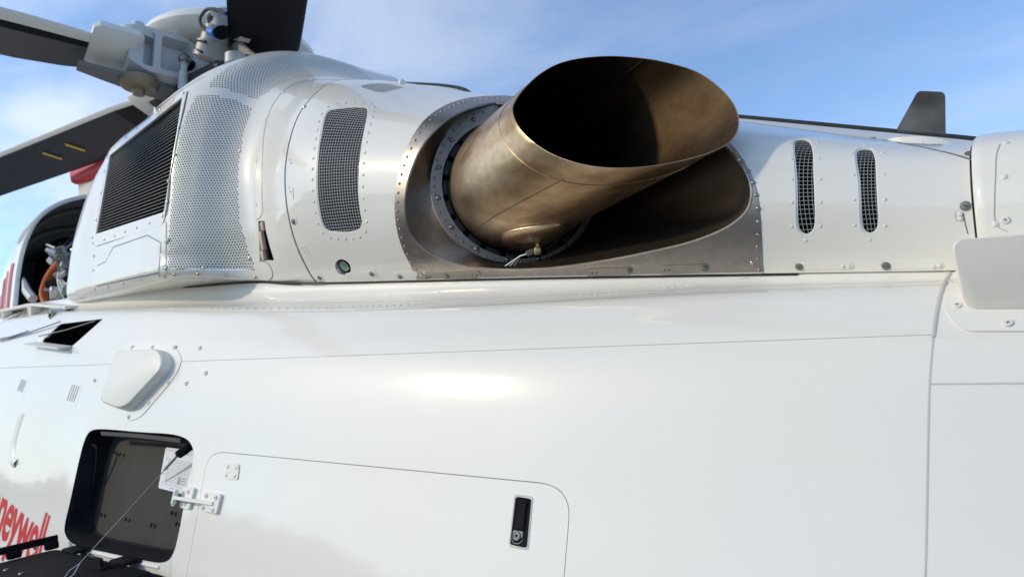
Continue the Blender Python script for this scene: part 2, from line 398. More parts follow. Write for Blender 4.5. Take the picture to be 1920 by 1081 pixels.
# small shared meshes: rivet, screws (local z is outwards; matrices place them)
def lathe_mesh(name, prof, n, m, mats=None, mi=None, slot=None):
    mb = MB(); loops = [[np.array([r*math.cos(a), r*math.sin(a), z])-UP for a in np.linspace(0, 2*math.pi, n, endpoint=False)] for r, z in prof]
    mb.loft(loops, True, (False, True))
    if slot:
        mb.m = 1
        for (x, y, z, a, b, c) in slot: mb.box(np.array([x, y, z])-UP, np.eye(3), (a, b, c))
    return mb.mesh(name, m, True, mats)
rivet_white = lathe_mesh('rivet', [(1, 0), (.93, .22), (.62, .42), (.2, .5), (.02, .5)], 10, white_flat)
rivet_steel = lathe_mesh('rivet', [(1, 0), (.93, .3), (.62, .55), (.2, .66), (.02, .66)], 10, steel)
rivet_ti = lathe_mesh('rivet', [(1, 0), (.93, .3), (.62, .55), (.2, .66), (.02, .66)], 10, scoop_m)
rivet_plug = lathe_mesh('plug', [(1, 0), (.93, .3), (.62, .45), (.02, .45)], 10, black)
rivet_dark = lathe_mesh('rivet', [(1, 0), (.93, .3), (.62, .55), (.2, .66), (.02, .66)], 10, steel_dark)
rivet_brass = lathe_mesh('screw', [(1, 0), (.93, .3), (.62, .55), (.2, .66), (.02, .66)], 10, brass)
screw_white = lathe_mesh('screw', [(1, 0), (1, .25), (.85, .45), (.02, .45)], 12, None, mats=[white_flat, steel_dark], slot=[(0, 0, .46, .9, .16, .06), (0, 0, .463, .16, .9, .06)])
screw_pan = lathe_mesh('screw', [(1, 0), (1, .3), (.88, .5), (.5, .52), (.46, .3), (.02, .3)], 14, None, mats=[white_flat, mid_grey], slot=[(0, 0, .32, .5, .5, .05)])
fast_m = mat('worn_fastener', (.26, .26, .25), .5, .7)
fastener = lathe_mesh('fastener', [(1.35, 0), (1.3, .16), (1.08, .18), (1.04, .08), (1.0, .08), (.97, .3), (.8, .36), (.02, .36)], 16, None, mats=[fast_m, dark], slot=[(0, 0, .365, 1.5, .24, .05)])
def frame(n, upv=(0, 0, 1)):
    n = unit(n); x = np.cross(upv, n); x = unit(x) if np.linalg.norm(x) > 1e-3 else np.array([1., 0, 0]); y = np.cross(n, x); return x, y, n
def place(name, me, p, n, r, parent, rot=None):
    x, y, z = frame(n); a = random.uniform(0, 6.28) if rot is None else rot
    x, y = x*math.cos(a)+y*math.sin(a), -x*math.sin(a)+y*math.cos(a); p = np.asarray(p)+UP
    o = bpy.data.objects.new(name, me); col.objects.link(o); o.parent = parent
    o.matrix_basis = Matrix(((x[0]*r, y[0]*r, z[0]*r, p[0]), (x[1]*r, y[1]*r, z[1]*r, p[1]), (x[2]*r, y[2]*r, z[2]*r, p[2]), (0, 0, 0, 1)))
    return o
def studs(name, me, S, uvs, r, parent, off=0.0):
    uvs = np.atleast_2d(uvs); P = S.P(uvs, off); n = S.N(uvs)
    for p, q in zip(P, n): place(name, me, p, q, r*random.uniform(.94, 1.06), parent)
def merged(name, me, S, uvs, r, parent, off=0.0):
    """very small repeats joined as one piece"""
    uvs = np.atleast_2d(uvs); P = S.P(uvs, off); n = S.N(uvs)
    v0 = np.array([tuple(v.co) for v in me.vertices]); f0 = [tuple(p.vertices) for p in me.polygons]; V = []; F = []
    for p, q in zip(P, n):
        x, y, z = frame(q); k = len(V); V += list(p+r*(v0[:, :1]*x+v0[:, 1:2]*y+v0[:, 2:]*z)); F += [tuple(i+k for i in f) for f in f0]
    return put(name, mesh_from(name, V, F, me.materials[0], True), parent, stuff=True)

# ------------------------------------------------------------------ SETTING: apron, grass, far trees
def ground_sheet(name, x0, x1, y0, y1, z, m, n=1):
    me = bpy.data.meshes.new(name); V = [(x0, y0, z), (x1, y0, z), (x1, y1, z), (x0, y1, z)]; me.from_pydata(V, [], [(0, 1, 2, 3)]); me.materials.append(m)
    o = bpy.data.objects.new(name, me); col.objects.link(o); o['kind'] = 'structure'
    o['label'] = {'ground': 'green grass ground running out to the horizon', 'apron': 'pale concrete apron the helicopter stands on'}[name]; o['category'] = name
    return o
ground_sheet('ground', -2500, 2500, -2500, 2500, 0.0, grass)
ground_sheet('apron', -60, 60, -45, 40, 0.004, concrete)
def far_trees():
    V = []; F = []; base = bmesh.new(); bmesh.ops.create_icosphere(base, subdivisions=1, radius=1)
    bv = np.array([tuple(v.co) for v in base.verts]); bf = [tuple(v.index for v in f.verts) for f in base.faces]; base.free()
    for k in range(1500):
        a = rng.uniform(0, 2*math.pi); r = rng.uniform(150, 210); h = rng.uniform(5, 10)+4*math.sin(a*7)+2.5*math.sin(a*17+1)
        for q in range(2):
            c = np.array([r*math.cos(a)+rng.normal(0, 2), r*math.sin(a)+rng.normal(0, 2), h*(.35+.4*q)]); s = np.array([rng.uniform(2.5, 5), rng.uniform(2.5, 5), h*.34])
            kk = len(V); V += list(bv*s*(1+rng.uniform(-.25, .25, (len(bv), 1)))+c); F += [tuple(i+kk for i in f) for f in bf]
    me = mesh_from('tree_line', np.array(V)-UP, F, leaf, False); o = bpy.data.objects.new('tree_line', me); col.objects.link(o)
    o['kind'] = 'stuff'; o['label'] = 'far-off dark green tree line around the airfield'; o['category'] = 'trees'
far_trees()

# ------------------------------------------------------------------ FUSELAGE skin
YC = 2.75
FX = [-9.0, -6.5, -5.2, -4.5, -3.9, -3.5, -3.2, -2.19, -1.63, -1.08, -.68, -.2, .6, 3.0]
ZB = np.interp(FX, [-9, -4.5, -3.5, -2.314, -1.8, -.58, -.19, .6, 3], [.49, .475, .455, .390, .356, .270, .240, .2, .1])
ZR = np.interp(FX, [-9, -4.5, -3.2, -2.19, -1.63, -1.08, -.68, -.2, 3], [.40, .395, .343, .278, .250, .232, .222, .20, .08])
fst = []
for x, zb, zr in zip(FX, ZB, ZR):
    f = min(1, max(0, (-3.55-x)/.5)); f = f*f*(3-2*f); d = zb-zr
    tail = max(0, (x-.2)/2.8)*.35
    S0 = [(2.75, -1.75), (2.1, -1.74), (1.62, -1.55), (1.44, -1.15), (1.447+.03*f, -.7), (1.525+.022*f, -.3), (1.61+.01*f, .095),
          (1.650, .095+(zr-.095)*.54), (1.70, zr), (1.752, zr+.20*d), (1.782, zr+.46*d), (1.797, zr+.76*d), (1.80, zb), (1.97, zb+.03), (2.75, zb+.05)]
    fst.append([(y+tail, z*(1-tail*.25)) for y, z in S0])
FS = Skin(FX, fst, 480, 420, smooth=3)
V6 = FS.kv[6]; V12 = FS.kv[12]; V2 = FS.kv[2]; V14 = FS.kv[14]
GAP = .0007
# frame seam where the tail boom joins
sq = FS.hits([(1733, 1150), (1735, 1081), (1739, 900), (1743, 720), (1746, 680), (1751, 630), (1758, 585), (1767, 545), (1783, 508)])
sq = np.vstack([[sq[0][0], V2], sq, [sq[-1][0]+.01, V14]])
def seam_u(v): return np.interp(v, sq[:, 1], sq[:, 0])
def seam_line(v0, v1, du, n=40): vs = np.linspace(v0, v1, n); return np.stack([seam_u(vs)+du, vs], 1)
bay_px = [(200, 803), (341, 817), (358, 829), (362, 859), (350, 918), (334, 1004), (322, 1040), (303, 1055), (277, 1051), (141, 1021), (124, 1004), (121, 985), (128, 957), (158, 825), (168, 810), (182, 804)]
bay_px = spline([(182, 804), (260, 809), (335, 816), (354, 826), (362, 842), (361, 866), (350, 918), (334, 1004), (325, 1036), (315, 1050), (300, 1054), (277, 1051), (205, 1036), (145, 1022), (129, 1012), (121, 996), (122, 980), (130, 945), (156, 832), (163, 815), (170, 807)], 90, True)
bay = FS.hits(bay_px)
door_px = rpoly([(388, 850), (405, 845), (1020, 906), (1069, 912), (1062, 1010), (1042, 1250), (330, 1250), (372, 960)], [18, 26, 4, 60, 30, 40, 40, 60], 7)
door_px = rpoly([(391, 845), (1071, 911), (1042, 1260), (318, 1260)], [34, 62, 40, 40], 9)
door = FS.hits(dens(door_px, 14))
low_out = np.vstack([dens([(-5.2, V2), (seam_u(V2)-GAP, V2)], .1, False), seam_line(V2, V6-GAP, -GAP, 60), dens([(seam_u(V6)-GAP, V6-GAP), (-5.2, V6-GAP)], .04, False), dens([(-5.2, V6-GAP), (-5.2, V2)], .06, False)[1:-1]])
def dedup(P):
    k = [0]
    for i in range(1, len(P)):
        if np.linalg.norm(P[i]-P[k[-1]]) > 1e-6: k.append(i)
    if np.linalg.norm(P[k[-1]]-P[k[0]]) < 1e-6: k.pop()
    return P[k]
fus = panel('fuselage_side', FS, dedup(low_out), [bay, offset_poly(door, .0022)], h=.045)
panel('baggage_door', FS, door, [], h=.05, th=.014)
bdoor = bpy.data.objects['baggage_door']
up_out = dedup(np.vstack([dens([(-5.2, V6+GAP), (seam_u(V6)-GAP, V6+GAP)], .04, False), seam_line(V6+GAP, V14-.02, -GAP, 40), dens([(seam_u(V14)-GAP, V14-.02), (-5.2, V14-.02)], .06, False), dens([(-5.2, V14-.02), (-5.2, V6+GAP)], .05, False)[1:-1]]))
hatch_px = [(113, 607), (194, 597), (134, 650), (76, 641)]
hatch = FS.hits(dens(rpoly(hatch_px, [4, 4, 6, 8], 3), 5))
upper = panel('fuselage_shoulder', FS, up_out, [hatch], h=.03)
# tail boom side: two panels, split by a thin seam
tv = FS.hits([(1745, 716), (1915, 722)]); vt = float(tv[:, 1].mean())
def tail_panel(name, v0, v1):
    o = dedup(np.vstack([seam_line(v0, v1, GAP, 50), dens([(seam_u(v1)+GAP, v1), (3.0, v1)], .1, False), dens([(3.0, v1), (3.0, v0)], .1, False), dens([(3.0, v0), (seam_u(v0)+GAP, v0)], .1, False)]))
    return panel(name, FS, o, [], h=.06)
tl = tail_panel('tail_boom_side', V2, vt-GAP); tu = tail_panel('tail_boom_shoulder', vt+GAP, V14-.02)
strip('seam_sealant', FS, seam_line(V2+.3, V14-.08, 0.0, 80), .0042, seamlight, .0003, tl)
strip('seam_sealant', FS, np.stack([np.linspace(seam_u(vt)+.003, 2.9, 30), np.full(30, vt)], 1), .0034, seamlight, .0003, tl)
strip('edge_bead', FS, FS.hits(spline([(1780, 512), (1766, 545), (1757, 585), (1750, 632)], 24)), .007, seamlight, .001, tl, False, .002)
# dark backing behind the joints, far side and belly of the hull
inner = MB()
us = np.linspace(-5.25, 2.9, 60); vs = np.linspace(V2, V14, 50)
def inner_shell(name, S, u0, u1, v0, v1, off, m, nu=50, nv=40, skip=None, parent=None):
    us = np.linspace(u0, u1, nu); vs = np.linspace(v0, v1, nv); UV = np.stack(np.meshgrid(us, vs, indexing='ij'), -1).reshape(-1, 2)
    P = S.P(UV, off); F = []
    for i in range(nu-1):
        for j in range(nv-1):
            a = i*nv+j; c = UV[a]+(UV[a+nv+1]-UV[a])/2
            if skip is not None and skip(c): continue
            F.append((a, a+nv, a+nv+1, a+1))
    return put(name, mesh_from(name, P, F, m, True), parent)
bb0 = bay.min(0)-.02; bb1 = bay.max(0)+.02; hb0 = hatch.min(0)-.03; hb1 = hatch.max(0)+.03
inner_shell('inner_structure', FS, -5.2, 2.9, V2, V14-.05, -.0055, seamback, 110, 60, lambda c: (bb0[0] < c[0] < bb1[0] and bb0[1] < c[1] < bb1[1]) or (hb0[0] < c[0] < hb1[0] and hb0[1] < c[1] < hb1[1]))
fwd = panel('forward_fuselage', FS, dens([(-9, V2), (-5.203, V2), (-5.203, V14-.02), (-9, V14-.02)], .12), [], h=.15)
def far_side():
    us = np.linspace(-9, 3, 40); vs = np.concatenate([np.linspace(V14, 0, 40)]); UV = np.stack(np.meshgrid(us, vs, indexing='ij'), -1).reshape(-1, 2)
    P = FS.P(UV).copy(); P[:, 1] = 2*YC-P[:, 1]; F = [(i*40+j, i*40+40+j, i*40+41+j, i*40+j+1) for i in range(39) for j in range(39)]
    put('far_side', mesh_from('far_side', P, F, white, True))
    vs = np.linspace(0, V2, 10); UV = np.stack(np.meshgrid(us, vs, indexing='ij'), -1).reshape(-1, 2); P = FS.P(UV)
    F = [(i*10+j, i*10+10+j, i*10+11+j, i*10+j+1) for i in range(39) for j in range(9)]
    put('belly', mesh_from('belly', P, F, white, True))
far_side()
# fairing rivets along the shoulder fillet
rv = FS.hits(spline([(322, 575), (440, 578), (600, 577), (720, 573), (850, 567), (980, 561), (1075, 555), (1200, 545), (1330, 530)], 78))
merged('rivet', rivet_white, FS, rv, .0042, upper)
strip('fairing_edge', FS, FS.hits(spline([(300, 583), (440, 585), (600, 584), (850, 575), (1075, 562), (1220, 551), (1405, 520)], 60)), .0016, seamlight, parent=upper)

# ------------------------------------------------------------------ ENGINE COWLING skin
cst = [
 (-4.75, [(2.02, .47), (2.0, .52), (2.0, .65), (2.03, .85), (2.07, 1.0), (2.10, 1.12), (2.15, 1.2), (2.28, 1.26), (2.75, 1.3)]),
 (-4.66, [(1.92, .462), (1.87, .5), (1.86, .65), (1.885, .85), (1.93, 1.01), (1.98, 1.14), (2.04, 1.235), (2.2, 1.30), (2.75, 1.33)]),
 (-4.52, [(1.87, .458), (1.785, .48), (1.777, .65), (1.795, .85), (1.835, 1.03), (1.885, 1.165), (1.95, 1.275), (2.15, 1.34), (2.75, 1.37)]),
 (-4.35, [(1.85, .455), (1.752, .47), (1.743, .65), (1.747, .85), (1.772, 1.03), (1.812, 1.18), (1.875, 1.285), (2.1, 1.37), (2.75, 1.40)]),
 (-4.084, [(1.84, .455), (1.730, .470), (1.718, .65), (1.718, .85), (1.731, 1.03), (1.747, 1.18), (1.785, 1.29), (2.0, 1.375), (2.75, 1.44)]),
 (-3.55, [(1.83, .458), (1.662, .463), (1.64, .62), (1.637, .82), (1.645, 1.0), (1.660, 1.17), (1.70, 1.30), (1.92, 1.44), (2.75, 1.58)]),
 (-3.22, [(1.82, .455), (1.612, .458), (1.585, .57), (1.583, .76), (1.590, .95), (1.604, 1.15), (1.65, 1.325), (1.87, 1.51), (2.75, 1.69)]),
 (-3.027, [(1.82, .45), (1.603, .455), (1.575, .55), (1.571, .73), (1.578, .92), (1.592, 1.12), (1.655, 1.325), (1.90, 1.56), (2.75, 1.75)]),
 (-2.92, [(1.82, .446), (1.65, .453), (1.622, .55), (1.612, .73), (1.62, .92), (1.64, 1.12), (1.71, 1.325), (1.95, 1.55), (2.75, 1.73)]),
 (-2.80, [(1.82, .44), (1.745, .45), (1.713, .55), (1.695, .73), (1.708, .92), (1.742, 1.12), (1.82, 1.295), (2.03, 1.475), (2.75, 1.64)]),
 (-2.671, [(1.82, .43), (1.785, .44), (1.758, .55), (1.738, .73), (1.735, .92), (1.765, 1.10), (1.83, 1.25), (2.03, 1.40), (2.75, 1.53)]),
 (-2.55, [(1.815, .415), (1.785, .43), (1.74, .53), (1.708, .70), (1.703, .87), (1.735, 1.055), (1.82, 1.215), (2.03, 1.35), (2.75, 1.45)]),
 (-2.314, [(1.80, .394), (1.765, .43), (1.70, .53), (1.648, .69), (1.642, .86), (1.69, 1.04), (1.80, 1.19), (2.03, 1.30), (2.75, 1.36)]),
 (-1.84, [(1.80, .360), (1.75, .40), (1.68, .50), (1.637, .65), (1.640, .79), (1.69, .92), (1.80, 1.015), (2.08, 1.145), (2.75, 1.20)]),
 (-1.3, [(1.80, .323), (1.742, .37), (1.672, .47), (1.642, .60), (1.655, .72), (1.72, .81), (1.86, .885), (2.15, .99), (2.75, 1.03)]),
 (-.757, [(1.80, .283), (1.755, .33), (1.70, .41), (1.685, .51), (1.708, .60), (1.785, .672), (1.93, .732), (2.2, .815), (2.75, .85)]),
 (-.134, [(1.80, .236), (1.78, .29), (1.765, .36), (1.775, .43), (1.815, .49), (1.90, .534), (2.05, .574), (2.3, .635), (2.75, .665)]),
 (.15, [(1.80, .215), (1.785, .27), (1.775, .34), (1.785, .41), (1.83, .46), (1.92, .50), (2.07, .535), (2.32, .59), (2.75, .61)])]
cst = [(x, [(p[0]-.006, p[1]+.0015) for p in q]) for x, q in cst]
CS = Skin([q[0] for q in cst], [q[1] for q in cst], 620, 330, smooth=4)
VT = CS.v[-1]
def hoop(u, v0=0, v1=None, n=70): vs = np.linspace(v0, VT if v1 is None else v1, n); return np.stack([np.full(n, u), vs], 1)

# --- pixel outlines measured on the photograph
louvre_px = [(181, 440), (207, 291), (344, 181), (309, 399)]
lframe_px = rpoly([(170, 456), (200, 282), (352, 170), (332, 260), (318, 340), (309, 412), (304, 422), (178, 462)], [4, 4, 3, 60, 60, 6, 4, 6], 4)
perf_px = [(369, 179), (350, 214), (338, 253), (326, 316), (320, 393), (314, 504), (392, 506), (480, 508), (466, 471), (450, 417), (446, 354), (448, 296), (458, 246), (472, 203), (447, 190), (423, 183), (397, 178)]
slot_px = [(484, 414), (496, 414), (499, 435), (506, 462), (514, 488), (487, 488), (486, 450)]
louvre = CS.hits(dens(rpoly(louvre_px, 3, 3), 10)); lframe = CS.hits(dens(lframe_px, 9)); perf = CS.hits(dens(perf_px, 12)); slot = CS.hits(dens(slot_px, 8))
# top perforated patch: px boundary where it is seen, then over the crown
top_lo = CS.hits([(390, 164), (412, 164), (445, 174), (482, 187), (505, 170), (530, 156), (552, 148), (600, 143), (640, 146)])
v_crown = CS.kv[7]+.42
top = np.vstack([top_lo, [[top_lo[-1][0]+.10, v_crown], [top_lo[0][0]+.02, v_crown], [top_lo[0][0]-.02, top_lo[0][1]+.35]]])
top = dens(top, .03)
def hex_cells(S, region, pitch, uv0):
    """cell centres of a hexagonal lattice laid out by arc length around uv0"""
    uu = np.linspace(region[:, 0].min()-.2, region[:, 0].max()+.2, 400); vv = np.linspace(region[:, 1].min()-.2, min(region[:, 1].max()+.2, VT), 400)
    Pu = S.P(np.stack([uu, np.full(400, uv0[1])], 1)); su = np.concatenate([[0], np.cumsum(np.linalg.norm(np.diff(Pu, axis=0), axis=1))])
    Pv = S.P(np.stack([np.full(400, uv0[0]), vv], 1)); sv = np.concatenate([[0], np.cumsum(np.linalg.norm(np.diff(Pv, axis=0), axis=1))])
    def to_uv(s): s = np.atleast_2d(s); return np.stack([np.interp(s[:, 0], su, uu), np.interp(s[:, 1], sv, vv)], 1)
    C = []; r = 0; y = 0
    while y < sv[-1]:
        x = (pitch/2 if r % 2 else 0)
        while x < su[-1]: C.append((x, y)); x += pitch
        y += pitch*math.sqrt(3)/2; r += 1
    C = np.array(C); uvc = to_uv(C); return C[inpoly(uvc, region)], to_uv
def perforated(S, region, pitch, hole, uv0):
    C, to_uv = hex_cells(S, region, pitch, uv0); R = pitch/math.sqrt(3); key = {}; Q = []; F = []; ec = {}
    def vid(p):
        k = (round(p[0]*20000), round(p[1]*20000))
        for a in (-1, 0, 1):
            for b in (-1, 0, 1):
                if (k[0]+a, k[1]+b) in key: return key[(k[0]+a, k[1]+b)]
        key[k] = len(Q); Q.append(p); return key[k]
    cells = []
    for c in C:
        cor = [(c[0]+R*math.sin(math.pi/3*i), c[1]+R*math.cos(math.pi/3*i)) for i in range(6)]; ids = []
        for i in range(6):
            a, b = cor[i], cor[(i+1) % 6]; ids += [vid(a), vid(((a[0]+b[0])/2, (a[1]+b[1])/2))]
        for i in range(12):
            e = (ids[i], ids[(i+1) % 12]); ec[frozenset(e)] = ec.get(frozenset(e), 0)+1
        cells.append((c, ids))
    hv = []
    for c, ids in cells:
        h0 = len(Q)
        for i in range(12):
            a = math.pi/6*i; Q.append((c[0]+hole*math.sin(a), c[1]+hole*math.cos(a)))
        for i in range(12): F.append((ids[i], ids[(i+1) % 12], h0+(i+1) % 12, h0+i))
        hv.append(h0)
    UV = to_uv(np.array(Q)); V = list(S.P(UV)); Nn = list(S.N(UV)); n0 = len(V)
    V = np.array(V); Nn = np.array(Nn); VV = list(V); NN = list(Nn)
    for h0 in hv:
        k = len(VV); ctr = V[h0:h0+12].mean(0)
        for q in range(12): VV.append(V[h0+q]); NN.append(unit(ctr-V[h0+q]))
        for q in range(12): VV.append(V[h0+q]-Nn[h0+q]*.002); NN.append(unit(ctr-V[h0+q]))
        for q in range(12): F.append((k+q, k+(q+1) % 12, k+12+(q+1) % 12, k+12+q))
    # outline of the cell union -> loops in uv
    adj = {}
    for e, c in ec.items():
        if c == 1:
            a, b = tuple(e); adj.setdefault(a, []).append(b); adj.setdefault(b, []).append(a)
    loops = []; seen = set()
    for st in list(adj):
        if st in seen: continue
        lp = [st]; seen.add(st); cur = st
        while True:
            nx = [q for q in adj[cur] if q not in seen]
            if not nx: break
            cur = nx[0]; seen.add(cur); lp.append(cur)
        loops.append(lp)
    lp = max(loops, key=len); fn = np.cross(VV[F[0][1]]-VV[F[0][0]], VV[F[0][2]]-VV[F[0][0]])
    if np.dot(fn, NN[0]) < 0: F = [f[::-1] for f in F]
    return VV, F, NN, UV[lp]
pc = perf.mean(0)
pV, pF, pN, p_loop = perforated(CS, perf, .0130, .0040, pc)
tV, tF, tN, t_loop = perforated(CS, top, .0130, .0040, top_lo[3]+np.array([0, .12]))
U_S2 = -2.314
front_out = dedup(np.vstack([dens([(CS.u[0], 0), (U_S2-.006, 0)], .03, False), hoop(U_S2-.006, 0, VT-.01), dens([(U_S2-.006, VT-.01), (CS.u[0], VT-.01)], .04, False), dens([(CS.u[0], VT-.01), (CS.u[0], 0)], .04, False)[1:-1]]))
fV, fF, fN = panel_geo(CS, front_out, [louvre, p_loop, t_loop, slot], h=.026, th=.008)
# lips are left off the perforation borders by construction: they share the outline exactly
for V_, F_, N_ in ((pV, pF, pN), (tV, tF, tN)):
    k = len(fV); fV = list(fV)+list(V_); fN = list(fN)+list(N_); fF = fF+[tuple(i+k for i in f) for f in F_]
front = put('front_cowling', mesh_from('front_cowling', fV, fF, white, True, fN), label='white perforated cowling round the engine air inlet')

# pipe geometry, fitted to the photograph
PS = 1.04
a_ax = unit([.900, -.4185, .1198]); nrim = unit([.355, -.784, .509]); crim = np.array([-.8397, 1.5595, .6802])*PS
rim_px = spline([(960, 204), (968, 232), (988, 257), (1024, 284), (1073, 304), (1125, 314), (1184, 315), (1235, 310), (1285, 300), (1330, 287), (1370, 266), (1386, 236), (1379, 200), (1352, 166), (1308, 135), (1250, 117), (1206, 109), (1139, 105), (1077, 111), (1040, 122), (1010, 140), (985, 163), (967, 186)], 96, True)
rim = np.array([onplane(*p, crim, nrim) for p in rim_px])
rcen = rim.mean(0)
nb_ = unit([.74, -.655, .13]); Rb = .217*PS; cb = np.array([-1.335, 1.868, .640])*PS; cb = onplane(968, 352, cb, nb_)
e1 = unit(np.cross(nb_, [0, 0, 1.])); e2 = np.cross(e1, nb_)
# angular order: match base angle with rim points
def ang_of(p): d = p-rcen; q = d-a_ax*np.dot(d, a_ax); f1 = unit(np.cross(a_ax, [0, 0, 1.])); f2 = np.cross(f1, a_ax); return math.atan2(np.dot(q, f2), np.dot(q, f1))
angs = np.unwrap([ang_of(p) for p in rim])
base = np.array([cb+Rb*(math.cos(t)*e1+math.sin(t)*e2) for t in angs])
def tube_pt(k, s):
    """point of the pipe: k = index round the rim (float), s = 0 at the base, 1 at the mouth"""
    i = int(math.floor(k)) % 96; j = (i+1) % 96; f = k-math.floor(k)
    b = base[i]*(1-f)+base[j]*f; r = rim[i]*(1-f)+rim[j]*f; d = np.linalg.norm(r-b)
    m0 = nb_*d*.75; m1 = a_ax*d*1.0
    return (2*s**3-3*s*s+1)*b+(s**3-2*s*s+s)*m0+(-2*s**3+3*s*s)*r+(s**3-s*s)*m1
def pipe_cut():
    """where the pipe's outer wall leaves the cowling surface (hidden behind the mouth): uv points, rear to front"""
    r = []
    for k in range(47, 82, 2):
        prev = None
        for t in np.linspace(0, 1, 61):
            p = tube_pt(k, t); q = CS.bvh.find_nearest(Vector(p)); i, j = divmod(q[2], CS.nv-1); sd = float(np.dot(p-np.array(q[0]), CS.Nn[i, j]))
            if prev is not None and prev < 0 <= sd: r.append((CS.u[i], CS.v[j])); break
            prev = sd
    return spline(np.array(r)[::2], 14)
cut = pipe_cut(); cutc = np.array([-1.0, .45])
def cut_off(d): q = cut-cutc; return cut+q/np.linalg.norm(q, axis=1, keepdims=True)*d
# engine cowling with grille and scoop openings
scoop_out_px = [(960, 179), (905, 181), (868, 186), (828, 201), (795, 226), (770, 262), (752, 305), (742, 350), (740, 395), (744, 430), (754, 465), (768, 494), (783, 527)]
so_l = CS.hits(spline(scoop_out_px, 60))
so_r = CS.hits(spline([(1432, 511), (1430, 450), (1426, 395), (1418, 350), (1402, 312), (1385, 286)], 40))
# bridge over the part hidden behind the exhaust pipe
mid = spline(np.vstack([so_r[-6], so_r[-1], cut_off(.055)[2:], so_l[0], so_l[4]]), 60)[5:-3]
so = dedup(np.vstack([so_l, dens([so_l[-1], (so_l[-1][0]+.005, .006), (so_r[0][0], .006), so_r[0]], .03, False)[1:-1], so_r, mid]))
g1 = CS.hits(spline([(616, 206), (640, 201), (676, 199), (689, 201), (690, 212), (683, 245), (675, 295), (672, 361), (676, 400), (679, 418), (674, 431), (660, 436), (634, 437), (613, 433), (604, 421), (596, 384), (593, 337), (596, 282), (603, 240), (608, 218)], 70, True))
g2 = CS.hits(spline([(1487, 268), (1490, 262), (1504, 260), (1519, 263), (1526, 274), (1529, 325), (1531, 380), (1531, 418), (1526, 434), (1512, 442), (1498, 435), (1493, 418), (1492, 380), (1491, 334)], 50, True))
g3 = CS.hits(spline([(1603, 285), (1609, 279), (1624, 277), (1638, 280), (1644, 292), (1647, 340), (1649, 380), (1650, 418), (1645, 433), (1632, 440), (1618, 434), (1613, 420), (1611, 380), (1609, 340)], 50, True))
btn_px = [(643+14.5*math.cos(a)+3*math.sin(a), 501+15*math.sin(a)) for a in np.linspace(0, 2*math.pi, 22, endpoint=False)]
btn = CS.hits(btn_px)
rs = CS.hits([(1825, 450), (1825, 430), (1825, 344), (1826, 302)])
U_R = float(rs[:, 0].mean()); 
top_g = CS.hits([(678, 160), (690, 154), (720, 153), (755, 158), (790, 163), (755, 167), (715, 168), (690, 166)])
tgu = dens(rpoly([(top_g[0][0]-.01, top_g[:, 1].min()-.005), (top_g[4][0]+.02, top_g[:, 1].min()-.01), (top_g[4][0]-.0, top_g[:, 1].min()+.14), (top_g[0][0]+.03, top_g[:, 1].min()+.14)], .05, 6), .02)
main_out = dedup(np.vstack([dens([(U_S2+.005, .0), (U_R-.002, .0)], .03, False), hoop(U_R-.002, 0, VT-.01), dens([(U_R-.002, VT-.01), (U_S2+.005, VT-.01)], .04, False), hoop(U_S2+.005, 0, VT-.01)[::-1]]))
eng = panel('engine_cowling', CS, main_out, [so, g1, g2, g3, btn, tgu], h=.026, th=.007)
# black seals at the joints
strip('joint_seal', CS, hoop(U_S2, 0, VT-.02), .016, rubber, off=-.004)
strip('joint_seal', CS, hoop(U_R, 0, VT-.02), .008, rubber, off=-.004)
inner_shell('inner_shell', CS, -4.7, -2.33, .05, VT-.05, -.055, cell_grey, 60, 40)
inner_shell('inner_shell', CS, -2.31, .1, .05, VT-.05, -.05, dark, 60, 40, lambda c: bool(inpoly(c[None], offset_poly(so, .03))[0]))
# dark gap seal under the cowling
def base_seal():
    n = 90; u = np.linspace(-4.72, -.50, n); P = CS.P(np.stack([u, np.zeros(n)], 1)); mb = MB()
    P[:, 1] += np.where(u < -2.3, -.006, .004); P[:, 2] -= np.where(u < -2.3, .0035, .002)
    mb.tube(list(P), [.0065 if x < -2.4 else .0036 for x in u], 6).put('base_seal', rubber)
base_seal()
# thin joint lines on the cowlings
s1 = CS.hits(spline([(660, 150), (610, 150), (567, 153), (533, 170), (510, 200), (497, 240), (492, 300), (491, 360), (492, 393), (489, 406), (482, 412)], 60))
strip('joint_line', CS, s1, .004, seamgrey, parent=front)
strip('joint_line', CS, CS.hits(spline([(486, 489), (496, 490), (503, 494), (511, 510), (510, 520), (500, 529), (470, 529), (400, 522), (330, 522), (312, 522), (308, 515), (309, 440), (311, 415)], 60)), .004, seamgrey, parent=front)
strip('joint_line', CS, CS.hits([(493, 393), (520, 391), (535, 390)]), .0014, seamlight, parent=front)
strip('joint_line', CS, CS.hits(spline([(1392, 221), (1449, 229), (1560, 246), (1700, 270), (1790, 290), (1822, 300)], 40)), .005, seamgrey, parent=eng)

